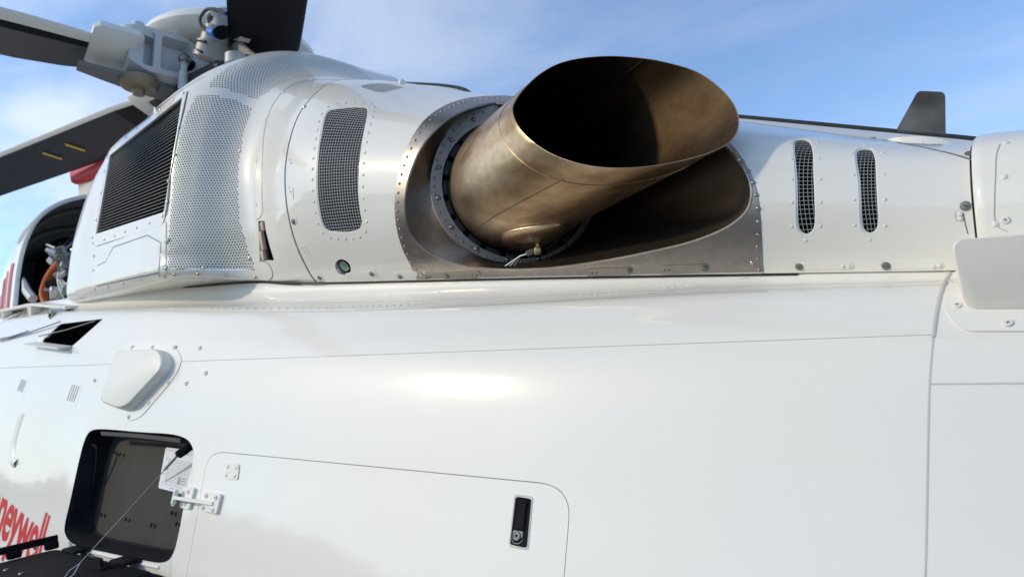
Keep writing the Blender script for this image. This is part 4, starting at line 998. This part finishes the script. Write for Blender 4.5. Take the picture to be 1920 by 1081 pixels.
for b in (.06, .2): MB().box(tr_(-.045, b, .012), (ex_, ey_, TN), (.03, .05, .03), .004).put('rail_foot', black, tray)
lc_ = onplane(183, 1066, tr_(.5, .2, 0), TN)
mb = MB(); mb.box(lc_+TN*.022, (ex_, ey_, TN), (.075, .012, .044), .004); mb.box(lc_+TN*.004-ey_*.014, (ex_, ey_, TN), (.085, .045, .010), .003); mb.put('latch_clip', black, tray)
for px, py in ((65, 1028), (12, 1068), (40, 1075)): place('plug', rivet_dark, onplane(px, py, tr_(.5, .2, .001), TN), TN, .01, tray)
# stay cable
ca = bc+Dv*.0; ca = at(357, 836, float(bayP[:, 1].mean())+.06); cb_ = at(334, 852, float(bayP[:, 1].mean())+.01); cc = onplane(118, 1090, tr_(.5, .2, .006), TN)
cm_ = cb_+(cc-cb_)*.13
cab = MB().tube([cb_, cb_+(cc-cb_)*.5+np.array([0, 0, -.002]), cb_+(cc-cb_)*.86], .0018, 7).put('stay_cable', steel_dark, label='steel stay cable holding the folded-down bay door')
MB().tube([ca, (ca+cb_)/2, cb_, cb_+(cc-cb_)*.012], [.016, .0175, .016, .008], 10).put('cable_sleeve', black, cab)
MB().tube([cb_+(cc-cb_)*.01, cm_], .0048, 8).put('crimp_sleeve', steel_dark, cab)
qd = unit(np.cross(cc-cb_, cf)); p0 = cb_+(cc-cb_)*.86
MB().tube([p0, p0+(cc-p0)*.5+qd*.010, cc+qd*.004], .0016, 6).tube([p0, p0+(cc-p0)*.5-qd*.010, cc-qd*.004], .0016, 6).put('cable_loop', steel, cab)
# door hinge plates and arm
def plate_on(S, quad_px, r, name, parent, off, th, m=white_flat, lab=None): return panel(name, S, S.hits(dens(rpoly(quad_px, r, 4), 5)), [], h=.03, off=off, th=th, m=m, parent=parent, label=lab)
hp = plate_on(FS, [(426, 867), (450, 869), (447, 899), (422, 896)], 5, 'hinge_plate', bdoor, .004, .005)
studs('screw', rivet_white, FS, FS.hits([(429, 874), (445, 876), (426, 890), (442, 892)]), .0075, hp, .0035)
h2 = plate_on(FS, [(388, 921), (419, 926), (410, 963), (381, 957)], 4, 'hinge_leaf', bdoor, .011, .012, lab='hinge leaf on the baggage door')
studs('screw', screw_pan, FS, FS.hits([(392, 929), (410, 933), (386, 952), (404, 956)]), .0085, h2, .0105)
h1 = plate_on(FS, [(348, 911), (369, 914), (359, 955), (341, 951)], 4, 'hinge_leaf', fus, .011, .012, lab='hinge leaf beside the open bay')
studs('screw', screw_pan, FS, FS.hits([(358, 922), (352, 943)]), .0085, h1, .0105)
pA = FS.P(FS.hit(344, 934)[None], .03)[0]; pB = FS.P(FS.hit(405, 944)[None], .028)[0]; dn = FS.N(FS.hit(380, 940)[None])[0]; dx_ = unit(pB-pA); dz_ = unit(np.cross(dx_, dn))
mb = MB(); mb.loft([[pA+dz_*.006+dn*.012, pA-dz_*.006+dn*.012, pA-dz_*.006-dn*.03, pA+dz_*.006-dn*.03], [pA+dx_*.05+dz_*.006+dn*.012, pA+dx_*.05-dz_*.006+dn*.012, pA+dx_*.05-dz_*.006-dn*.03, pA+dx_*.05+dz_*.006-dn*.03], [pB+dz_*.006-dn*.012, pB-dz_*.006-dn*.012, pB-dz_*.006-dn*.03, pB+dz_*.006-dn*.03]], True, (True, True)); mb.put('hinge_arm', white_flat, bdoor)
MB().tube([pA+dz_*.022-dx_*.008, pA-dz_*.022-dx_*.008], .010, 10).tube([pA+dz_*.03-dx_*.008, pA-dz_*.03-dx_*.008], .006, 8).put('hinge_pin', white_flat, bdoor)
# paddle latch with key lock
lq = [(969, 930), (996, 934), (987, 1026), (958, 1020)]
lt = plate_on(FS, lq, 5, 'paddle_latch', bdoor, .004, .006, black, 'black paddle latch with a key lock')
strip('latch_rim', FS, FS.hits(dens(rpoly([(966, 927), (999, 931), (990, 1029), (955, 1023)], 6, 4), 6)), .004, seamlight, .0008, lt, True)
plate_on(FS, [(974, 938), (990, 940), (984, 992), (967, 990)], 3, 'paddle', lt, .0085, .005, mid_grey if False else black)
strip('latch_rim', FS, FS.hits(dens(rpoly([(972, 934), (993, 937), (986, 996), (964, 993)], 3, 3), 5)), .0016, dark, .0046, lt, True)
plate_on(FS, [(965, 993), (983, 996), (982, 1008), (964, 1005)], 2, 'lock_plate', lt, .0065, .003, mid_grey)
lp_ = FS.P(FS.hit(972, 1004)[None], .004)[0]; ln_ = FS.N(FS.hit(972, 1004)[None])[0]
lathe_at('lock_cylinder', lp_, ln_, [(.0115, 0), (.0115, .005), (.0105, .006), (.0085, .006), (.0082, .0045), (.004, .0045), (.001, .0045)], mid_grey, lt, 20)
lathe_at('key_slot', lp_, ln_, [(.0036, .0045), (.0034, .0052), (.001, .0052)], dark, lt, 12)
strip('latch_cup', FS, FS.hits(spline([(961, 1008), (965, 1017), (975, 1018), (982, 1011)], 12)), .002, mid_grey, .0046, lt)

# ------------------------------------------------------------------ BLISTER FAIRING with its flange and screws
blf = panel('blister_flange', FS, FS.hits(dens(rpoly([(215, 655), (325, 642), (342, 672), (337, 690), (322, 715), (294, 748), (264, 782), (243, 790), (205, 780)], [20, 22, 20, 20, 20, 20, 20, 18, 20], 4), 10)), [], h=.03, off=.003, th=.004)
def blister():
    px = rpoly([(234, 660), (316, 657), (327, 678), (322, 697), (258, 765), (240, 771), (203, 757)], [10, 18, 14, 16, 22, 10, 10], 6)
    B = np.array([FS.P(FS.hit(*p)[None])[0] for p in px]); n_ = FS.N(FS.hit(265, 710)[None])[0]; c = B.mean(0)
    hgt = .085; lo = [list(B), ]
    for k, h_ in ((.0, .006), (.012, .030), (.03, .042), (.055, .048), (.10, .050)): lo.append([c+(p-c)*(1-k)+n_*h_+np.array([0, 0, 0]) for p in B])
    return MB().loft(lo, True, (False, True)).put('blister_fairing', white_flat, label='rounded white blister fairing above the bay')
blister()
def z6(p): return (p[0]*.4263, 620+p[1]*.4264)
studs('screw', screw_pan, FS, FS.hits([z6(p) for p in [(582, 73), (673, 72), (771, 73), (743, 226), (657, 314), (569, 378)]]), .0095, blf, .002)
studs('screw', screw_pan, FS, FS.hits([z6(p) for p in [(880, 75), (906, 185), (820, 230), (417, 217), (478, 218)]]), .0095, fus, .0)
# two little louvre vents
def slit_vent(c0, c1, w_):
    r = None
    for k in range(4):
        a = (c0[0]+w_*k, c0[1]+1.2*k); b = (c1[0]+w_*k, c1[1]+1.2*k)
        uv = FS.hits(spline([a, ((a[0]+b[0])/2, (a[1]+b[1])/2), b], 6)); V, F = strip_geo(FS, uv, .010, .0012, False, .001)
        if r is None:
            r = plate_on(FS, [(c0[0]-3, c0[1]-2), (c0[0]+w_*4+2, c0[1]+1), (c1[0]+w_*4, c1[1]+13), (c1[0]-6, c1[1]+10)], 3, 'slit_vent', fus, .0006, .002, white)
        put('slit', mesh_from('slit', V, F, mid_grey, True), r)
slit_vent((137, 720), (126, 750), 4.0); slit_vent((42, 710), (33, 731), 2.6)
# vertical moulding on the cabin door
strip('door_moulding', FS, FS.hits(spline([(42, 775), (30, 815), (24, 845), (25, 864), (31, 868)], 24)), .05, white, .0, fus, False, .014)

# ------------------------------------------------------------------ red lettering on the cabin side
def lettering():
    cu_ = bpy.data.curves.new('lettering', 'FONT'); cu_.body = 'Honeywell'; cu_.size = 1; cu_.offset = .022; cu_.resolution_u = 5; cu_.space_character = .94
    o = bpy.data.objects.new('lettering_source', cu_); col.objects.link(o); dg = bpy.context.evaluated_depsgraph_get(); dg.update()
    me = bpy.data.meshes.new_from_object(o.evaluated_get(dg)); bpy.data.objects.remove(o)
    bm = bmesh.new(); bm.from_mesh(me); bmesh.ops.triangulate(bm, faces=bm.faces); bmesh.ops.subdivide_edges(bm, edges=[e for e in bm.edges if e.calc_length() > .12], cuts=2)
    bmesh.ops.triangulate(bm, faces=bm.faces)
    V = np.array([tuple(v.co) for v in bm.verts]); F = [tuple(v.index for v in f.verts) for f in bm.faces]; bm.free()
    P1 = FS.P(FS.hit(95, 967)[None])[0]; P0 = FS.P(FS.hit(80, 1046)[None])[0]
    x1 = P1[0]; z1 = P1[2]; z0 = P0[2]-.02; hgt = z1-z0; cap = V[:, 1].max(); k = hgt/cap
    hgt = .24; k = hgt/cap; X = x1+(V[:, 0]-V[:, 0].max())*k*.66+(V[:, 1]-cap)*k*.10; Z = z1-hgt+V[:, 1]*k-.166*(X-x1)
    UV = np.array([(x, FS.vat(x, z)) for x, z in zip(X, Z)]); P = FS.P(UV, .0012); n3 = FS.N(UV)
    put('lettering', mesh_from('lettering', P, F, redtext, True, n3), fus, 'large red lettering reading Honeywell')
lettering()

# ------------------------------------------------------------------ DECK ITEMS, forward cowl, gearbox bay
hp3 = FS.P(hatch); hn = FS.N(hatch); hcen = hp3.mean(0)
MB().loft([list(hp3-hn*.004), list(hp3-hn*.06), list(hcen+(hp3-hcen)*.8-hn*.16)], True, (False, True)).put('hatch_well', dark, upper)
# hatch flap hanging open and its stay wires
def q3(pts, S=FS, off=.0): return [S.P(S.hit(*p)[None], off)[0] for p in pts]
fa = q3([(135, 651), (70, 643)], off=.004); fd = np.array([-.03, -.05, -.012])
mb = MB(); mb.loft([[fa[0]+fd*0, fa[1]+fd*0, fa[1]+fd, fa[0]+fd], [fa[0]+np.array([0, 0, .008]), fa[1]+np.array([0, 0, .008]), fa[1]+fd+np.array([0, 0, .008]), fa[0]+fd+np.array([0, 0, .008])]], True, (True, True)).put('hatch_flap', white_flat, upper)
for a, b in (((182, 603), (80, 632)), ((0, 640), (120, 605)), ((0, 636), (60, 622))):
    A = FS.P(FS.hit(*a)[None], .01)[0]; B = FS.P(FS.hit(*b)[None], .02)[0]; MB().tube([A, (A+B)/2+np.array([0, 0, -.006]), B], .0034, 6).put('stay_wire', steel_dark, upper)
# step bracket on the deck
def bracket():
    Y = 1.72; top = [at(x, y, Y) for x, y in ((-30, 588), (0, 580), (50, 569), (58, 568), (122, 574))]
    mb = MB(); w3 = np.array([.02, .14, .02])
    mb.loft([[p, p+w3, p+w3+np.array([0, 0, -.014]), p+np.array([0, 0, -.016])] for p in top], True, (True, True))
    for x, y0, y1 in ((54, 572, 615), (2, 582, 606)):
        a = at(x, y0, Y); b = at(x+4, y1, Y+.03); mb.loft([[a+np.array([-.035, 0, 0]), a+np.array([.035, 0, 0]), a+np.array([.035, .05, 0]), a+np.array([-.035, .05, 0])], [(a+b)/2+np.array([-.016, 0, 0]), (a+b)/2+np.array([.016, 0, 0]), (a+b)/2+np.array([.016, .05, 0]), (a+b)/2+np.array([-.016, .05, 0])], [b+np.array([-.03, 0, 0]), b+np.array([.03, 0, 0]), b+np.array([.03, .05, -.05]), b+np.array([-.03, .05, -.05])]], True, (True, True))
    br = mb.put('step_bracket', white_flat, label='white step bracket bolted on the cabin shoulder')
    c = at(102, 592, 1.70); lathe_at('bracket_bush', c, unit([.3, -.95, .1]), [(.022, 0), (.022, .02), (.018, .026), (.012, .026), (.010, .01), (.001, .01)], mid_grey, br, 16)
    MB().box(at(112, 582, 1.72), (cr, cf, cu), (.09, .05, .03), .006).put('bracket_fitting', grey_paint, br)
bracket()
# forward cowl slid open: an arch seen from behind
XA = -5.9
arch_px = spline([(22, 590), (25, 560), (32, 500), (45, 450), (70, 405), (105, 380), (150, 366), (200, 362)], 36)
arch = []
for p in arch_px: d = ray(*p); arch.append(d*(XA/d[0]))
arch = np.array(arch); ac = np.array([XA, YC, .5]); arch = np.vstack([[arch[0][0], arch[0][1]+.0, .42], arch, [[XA, YC+.2, arch[-1][2]+.05]]])
def arch_at(dx, k, n_=0.0):
    q = arch-ac; L_ = ac+q*(1-k)+np.array([dx, 0, 0]); return [p-unit((p-ac)*np.array([0, 1, 1]))*n_ for p in L_]
def ckk(dx): return float(np.interp(-dx, [0, .25, .7, 1.2, 1.7], [0, .035, .17, .38, .64]))
fc = MB().loft([arch_at(-.0, 0, .03), arch_at(.012, .0, .012), arch_at(.0, 0, 0), arch_at(-.25, ckk(-.25)), arch_at(-.7, ckk(-.7)), arch_at(-1.2, ckk(-1.2)), arch_at(-1.7, ckk(-1.7)), arch_at(-2.0, .9)], False).put('forward_cowl', white, label='white forward cowl slid open, lined in dark khaki')
MB().loft([arch_at(-.004, 0, .031), arch_at(-.25, ckk(-.25), .035), arch_at(-.7, ckk(-.7), .035), arch_at(-1.15, ckk(-1.15), .035), arch_at(-1.18, .6, .03), arch_at(-1.18, .95, .0)], False).put('cowl_liner', khaki, fc)
for dx in (-.25, -.6): MB().tube(arch_at(dx, ckk(dx), .055), .02, 6).put('liner_frame', khaki, fc)
for k, (z0, z1) in enumerate(((.50, .56), (.60, .66), (.70, .76), (.80, .92), (.97, 1.0))):
    pass
# red livery stripes on the outside of the forward cowl, with the last letter of a marking
def cowl_pt(s, dx, o=.004):
    i = s*(len(arch)-1); a = int(min(i, len(arch)-2)); f = i-a; L0 = arch_at(dx, ckk(dx), -o); return np.array(L0[a])*(1-f)+np.array(L0[a+1])*f
for d0, d1 in ((-.10, -.17), (-.24, -.27), (-.34, -.46)):
    mb = MB(); mb.loft([[cowl_pt(s, d0), cowl_pt(s, d1)] for s in np.linspace(.03, .34-abs(d0)*.2, 10)], False).put('livery_stripe', red, fc)
mb = MB()
for d0, d1, s0, s1 in ((-.52, -.57, .05, .2), (-.68, -.73, .05, .2), (-.57, -.68, .11, .135)): mb.loft([[cowl_pt(s, d0), cowl_pt(s, d1)] for s in np.linspace(s0, s1, 5)], False)
mb.put('cowl_letter', redtext, fc)
# deck under the gearbox and the machinery in front of the engine cowling
MB().box((-5.6, 2.55, .40), np.eye(3), (2.4, 1.5, .05), .01).put('gearbox_deck', mid_grey)
hs = [at(x, y, 2.05) for x, y in spline([(112, 492), (98, 508), (86, 530), (81, 552), (86, 570)], 16)]
hose = MB().tube(hs, .025, 12).put('orange_hose', orange, label='ribbed orange hose beside the gearbox')
for i in range(1, 15): MB().tube([hs[i]-unit(hs[i+1]-hs[i-1])*.004, hs[i]+unit(hs[i+1]-hs[i-1])*.004], .0275, 12).put('hose_rib', orange, hose)
def machinery():
    r0 = None; rg = random.Random(3)
    for k in range(54):
        x = rg.uniform(98, 148); y = rg.uniform(462, 560); c = at(x, y, rg.uniform(1.98, 2.2)); d = unit([rg.uniform(-1, 1), rg.uniform(-.5, .5), rg.uniform(-1, 1)]); l = rg.uniform(.03, .09); m = [dark, steel_dark, black, steel_dark, grey_paint, steel, mid_grey][rg.randrange(7)]
        mb = MB()
        if k % 3 == 0: mb.box(c, (d, unit(np.cross(d, [0, 0, 1])), unit(np.cross(d, np.cross(d, [0, 0, 1])))), (l, .06, .05), .008)
        elif k % 3 == 1: mb.tube([c-d*l, c-d*l*.2, c-d*l*.2, c+d*l], [.02, .02, .032, .03], 9)
        else:
            e = unit([rg.uniform(-1, 1), rg.uniform(-1, 1), rg.uniform(-1, 1)]); mb.tube(list(spline([c-d*l*1.4, c+e*.06, c+d*l, c+d*l*1.2-e*.08], 10)), .009, 7)
        if r0 is None: r0 = mb.put('gearbox', m, label='cluster of dark pipes and fittings ahead of the engine cowling')
        else: mb.put(['valve_block', 'fitting', 'pipe_run'][k % 3], m, r0)
    mb = MB(); mb.box(at(134, 520, 2.75), np.eye(3), (.5, .5, .75), .06); mb.put('gear_casing', dark, r0)
machinery()
MB().tube([at(62, 560, 2.0), at(50, 545, 2.0), at(44, 522, 2.02)], [.03, .03, .01], 8).put('hinge_horn', grey_paint, fc)
# upper intake fairing beyond, cream with a red cap
def cap():
    Y = 2.9; b = [at(x, y, Y) for x, y in ((135, 320), (148, 305), (174, 293), (212, 281), (300, 266))]; t_ = [at(x, y, Y) for x, y in ((140, 345), (160, 340), (186, 328), (220, 318), (310, 300))]
    bt = [at(x, y, Y) for x, y in ((143, 420), (162, 420), (188, 420), (222, 420), (310, 420))]; dy = np.array([.0, .9, .06])
    body = MB().loft([[a+np.array([.03, .02, 0]), c+np.array([.03, .02, 0]), c+dy, a+dy] for a, c in zip(t_, bt)], True, (True, True)).put('intake_fairing', mat('cream_paint', (.62, .60, .54), .5), label='cream fairing with a red cap behind the engine cowling')
    MB().loft([[a, a+(c-a)*.2-np.array([.02, .02, 0]), a+(c-a)*.85-np.array([.02, .02, 0]), c, c+dy, a+dy] for a, c in zip(b, t_)], True, (True, True)).put('red_cap', red, body)
cap()

# ------------------------------------------------------------------ ROTOR
hub = ray(452, 128)*YC
rotor = hub
hubm = MB(); hubm.tube([hub+np.array([0, 0, -1.0]), hub+np.array([0, 0, -.1])], .13, 20)
hub_dark = mat('hub_dark_metal', (.045, .045, .046), .5, .3)
hub_o = hubm.put('rotor_mast', hub_dark, label='rotor mast rising behind the perforated cowling')
MB().tube([hub+np.array([0, 0, -.14]), hub+np.array([0, 0, -.09]), hub+np.array([0, 0, .07]), hub+np.array([0, 0, .12])], [.16, .22, .22, .16], 24).put('hub_plate', hub_dark, hub_o)
# domed cap over the hub
hc = ray(436, 101)*YC
MB().loft([[hc+np.array([r*math.cos(t), r*math.sin(t), z]) for t in np.linspace(0, 2*math.pi, 48, endpoint=False)] for r, z in ((.05, -.10), (.30, -.10), (.46, -.085), (.545, -.05), (.575, -.005), (.57, .03), (.52, .075), (.40, .11), (.2, .13), (.02, .135))], True, (True, True)).put('hub_cap', white, label='white domed cap over the rotor hub')
def blade_frame(az, droop, pitch):
    a = R_(az); e = unit([math.cos(a), math.sin(a), -droop]); c = np.array([-math.sin(a), math.cos(a), 0.0]); n_ = np.cross(e, c); c2 = c*math.cos(pitch)+n_*math.sin(pitch); return e, c2, np.cross(e, c2)
def airfoil(p, e, c, n_, ch, th):
    P = []; xs = [0, .02, .08, .2, .35, .55, .8, 1.0]
    f = lambda x: th*5*ch*(.2969*math.sqrt(x)-.126*x-.3516*x*x+.2843*x**3-.1015*x**4)
    for x in xs: P.append(p+c*(ch*(.3-x))+n_*f(x))
    for x in xs[-2:0:-1]: P.append(p+c*(ch*(.3-x))-n_*f(x)*.8)
    return P
def blade(az, r0, r1, ch, z, pitch, droop, kind, O=None):
    e, c, n_ = blade_frame(az, droop, pitch); O = hub+np.array([0, 0, z]) if O is None else O; secs = []; rs = [r0, r0+.08, r0+.25, r0+.5, r0+.8, r0+1.2, (r0+1.2)*.6+r1*.4, (r0+1.2)*.3+r1*.7, r1]
    for i, r in enumerate(rs):
        k = [.55, .75, .9, 1, 1, 1, 1, 1, 1][i] if kind != 'B' else [.82, .97, 1, 1, 1, 1, 1, 1, 1][i]; secs.append(airfoil(O+e*r, e, c, n_, ch*k, .16 if i < 3 else .13))
    mb = MB(); n = len(secs[0]); V = [p for l in secs for p in l]; k0 = 0; mb.V = [np.asarray(v) for v in V]
    for i in range(len(secs)-1):
        for j in range(n):
            a = i*n+j; b = i*n+(j+1) % n; mb.F.append((a, b, b+n, a+n)); q = j if j < 7 else 13-j
            if kind == 'A': m_ = 0 if q < 3 else (1 if q < 4 else 2)
            elif kind == 'C': m_ = 0 if q < 2 else (1 if i < 3 else 3)
            else: m_ = 1
            mb.mi.append(m_)
    mb.F.append(tuple(range(n-1, -1, -1))); mb.mi.append(1)
    return mb, e, c, n_, O
def make_blade(az, r0, r1, ch, z, pitch, droop, kind, label, O=None):
    mb, e, c, n_, O = blade(az, r0, r1, ch, z, pitch, droop, kind, O)
    b = mb.put('rotor_blade', None, label=label, mats=[white_flat, blade_black, blade_grey, slate])
    return b, e, c, n_, O
bA, eA, cA, nA, OA = make_blade(-102, .78, 3.2, .37, -.10, R_(24), .02, 'A', 'white and grey rotor blade pointing towards the upper left')
bB, eB, cB, nB, OB = make_blade(-33, 0.0, 4.6, .43, .0, R_(6), -.02, 'B', 'black rotor blade overhead', at(522, 101, 2.68))
bC, eC, cC, nC, OC = make_blade(-176, .95, 6.0, .46, -.03, R_(20), .02, 'C', 'dark blade with a white cuff and yellow marks')
def cuff(e, c, n_, O, r0, r1, w_, t_, parent, m=white_flat):
    ax = (e, c, n_); MB().box(O+e*((r0+r1)/2)+c*.02, ax, (r1-r0, w_, t_), min(t_*.45, .03)).put('blade_cuff', m, parent)
cuff(eA, cA, nA, OA, .66, .94, .34, .10, bA); cuff(eC, cC, nC, OC, .74, 1.12, .34, .16, bC)
# yellow marks below blade C
for r in (2.35, 2.75):
    p = OC+eC*r-cC*.07-nC*.035; MB().box(p, (cC*.8+eC*.6, eC*.8-cC*.6, nC), (.16, .03, .008), .001).put('blade_mark', yellow, bC)
# grip fork of blade A: a grey frame with a window, and the damper arm below it
def fork(e, c, n_, O, parent):
    def P(r, h, d): return O+e*(r*.86+.17)+np.array([0, 0, h])+c*d
    outer = [(.64, .115), (.30, .12), (.12, .055), (.08, -.03), (.12, -.12), (.28, -.17), (.52, -.175), (.66, -.12)]
    for k, win in enumerate([[(.52, .085), (.47, .09), (.47, -.135), (.52, -.13)], [(.43, .085), (.24, .075), (.19, -.09), (.27, -.13), (.43, -.135)]]):
        pass
    mb = MB(); fr = .12
    ow = rpoly(outer, .03, 4); win = rpoly([(.44, .085), (.24, .08), (.19, -.08), (.27, -.135), (.44, -.14)], .02, 4); w2 = rpoly([(.56, .085), (.49, .088), (.49, -.14), (.56, -.135)], .015, 4)
    V2 = np.vstack([ow, win, w2]); E = []; b = 0
    for q in (ow, win, w2): E += [(b+i, b+(i+1) % len(q)) for i in range(len(q))]; b += len(q)
    r = delaunay_2d_cdt([Vector(p) for p in V2.tolist()], E, [], 0, 1e-7); VV = np.array([tuple(v) for v in r[0]]); T = [t for t in r[2] if inpoly(VV[list(t)].mean(0)[None], ow)[0] and not inpoly(VV[list(t)].mean(0)[None], win)[0] and not inpoly(VV[list(t)].mean(0)[None], w2)[0]]
    mb.add([P(q[0], q[1], fr) for q in VV], T)
    for q in (ow, win, w2): mb.loft([[P(x, y, fr) for x, y in q], [P(x, y, -fr*.6) for x, y in q]], True)
    g = mb.put('grip_fork', grey_paint, parent, smooth=False)
    MB().add([P(x, y, .03) for x, y in ow], [tuple(range(len(ow)))]).put('fork_web', grey_paint, parent, smooth=False)
    lathe_at('fork_bolt', P(.22, -.055, .13), c, [(.022, -.1), (.022, 0), (.016, .006), (.001, .006)], dark, parent, 12)
    lathe_at('fork_bolt', P(.58, .13, 0), np.array([0, 0, 1.]), [(.12, -.03), (.12, .02), (.09, .045), (.04, .05), (.035, .09), (.001, .09)], grey_paint, parent, 20)
    lathe_at('lower_bearing', P(.55, -.20, .02), np.array([0, 0, -1.]), [(.11, -.04), (.12, .0), (.10, .03), (.04, .035), (.035, .07), (.001, .07)], mat('bearing_bronze', (.30, .24, .17), .5, .4), parent, 20)
    MB().loft([[P(r_, h-.013, d0*.75), P(r_, h+.013, d0*.75), P(r_, h+.013, d1*.75), P(r_, h-.013, d1*.75)] for r_, h, d0, d1 in ((.95, -.150, .04, -.04), (.80, -.165, .055, -.055), (.55, -.185, .08, -.08), (.1, -.23, .06, -.06), (-.2, -.30, .06, -.06))], True, (True, True)).put('damper_arm', arm_m, parent)
    MB().loft([[P(r_, h-.05, d0), P(r_, h+.05, d0), P(r_, h+.05, d1), P(r_, h-.05, d1)] for r_, h, d0, d1 in ((.34, -.30, .10, -.10), (.2, -.34, .12, -.1), (-.25, -.50, .12, -.1), (-.4, -.56, .12, -.1))], True, (True, True)).put('scissor_link', arm_m, parent)
arm_m = mat('arm_grey', (.16, .16, .165), .5)
fork(eA, cA, nA, OA, bA)
# pitch links
def link(px0, py0, px1, py1, y, m=grey_paint, band=True):
    a = at(px0, py0, y); b = at(px1, py1, y); d = b-a
    l = MB().tube([a, a+d*.12, a+d*.13, a+d*.3, a+d*.31, b], [.028, .028, .02, .02, .03, .03], 12).put('pitch_link', m)
    MB().ball(a, .04, 10, 6).put('rod_end', steel_dark, l)
    if band: MB().tube([a+d*.78, a+d*.86], .032, 12).put('blue_band', blue, l)
link(346, 112, 341, 186, 2.3); link(296, 186, 297, 222, 2.5, grey_paint, False)
# lead-lag damper cylinder with its cable
def damper():
    Y = 2.34; a = at(412, 44, Y); b = at(396, 112, Y); d = b-a
    dm = MB().tube([a, a+d*.12, a+d*.14, a+d*.35, a+d*.37, a+d*.55, a+d*.57, b, b+d*.08], [.06, .06, .085, .085, .09, .09, .105, .11, .07], 20).put('lag_damper', mat('damper_grey', (.36, .355, .33), .45), label='grey lag damper cylinder with a blue connector')
    MB().tube(list(spline([at(402, 60, Y-.1), at(380, 52, Y-.1), at(375, 36, Y-.1), at(385, 20, Y-.1), at(402, 17, Y-.1), at(424, 25, Y-.1)], 24)), .010, 8).put('damper_cable', rubber, dm)
    MB().tube(list(spline([at(385, 78, Y-.1), at(368, 79, Y-.1), at(366, 88, Y-.1), at(378, 98, Y-.1)], 16)), .009, 8).put('damper_cable', rubber, dm)
    MB().tube([at(393, 59, Y-.12), at(405, 62, Y-.12)], [.025, .03], 10).put('blue_connector', brightblue, dm)
    MB().tube([at(423, 24, Y-.08), at(430, 26, Y-.08)], [.018, .02], 8).put('blue_connector', brightblue, dm)
    MB().tube([at(414, 62, Y-.16), at(420, 60, Y-.05)], [.04, .04], 12).put('damper_bolt', dark, dm)
    MB().tube([at(418, 28, Y), at(420, 36, Y), at(420, 40, Y), at(415, 48, Y)], [.07, .10, .07, .06], 16).put('damper_neck', grey_paint, dm)
    # bracket plate running up to blade B
    br = [at(x, y, Y+.02) for x, y in ((408, 52), (440, 20), (450, 18), (461, 42), (447, 76), (430, 74), (420, 58))]
    MB().loft([br, [p+np.array([.02, .06, 0]) for p in br]], True, (True, True)).put('damper_bracket', grey_paint, dm, smooth=False)
    MB().loft([[at(432, 70, Y+.04), at(446, 72, Y+.04), at(446, 72, Y+.14), at(432, 70, Y+.14)], [at(438, 100, Y+.06), at(482, 104, Y+.06), at(482, 104, Y+.16), at(438, 100, Y+.16)]], True, (True, True)).put('damper_strut', mid_grey, dm, smooth=False)
    MB().tube([at(441, 104, Y), at(441, 122, Y)], .06, 16).put('damper_foot', grey_paint, dm)
damper()
# swashplate mass in the shade under the hub
MB().tube([hub+np.array([0, 0, -.75]), hub+np.array([0, 0, -.70]), hub+np.array([0, 0, -.45]), hub+np.array([0, 0, -.35])], [.36, .45, .42, .3], 28).put('swashplate', hub_dark, hub_o)
MB().box(hub+np.array([.0, -.25, -.25]), np.eye(3), (.9, .35, .12), .03).put('hub_arm', hub_dark, hub_o)
bpy.context.view_layer.update()
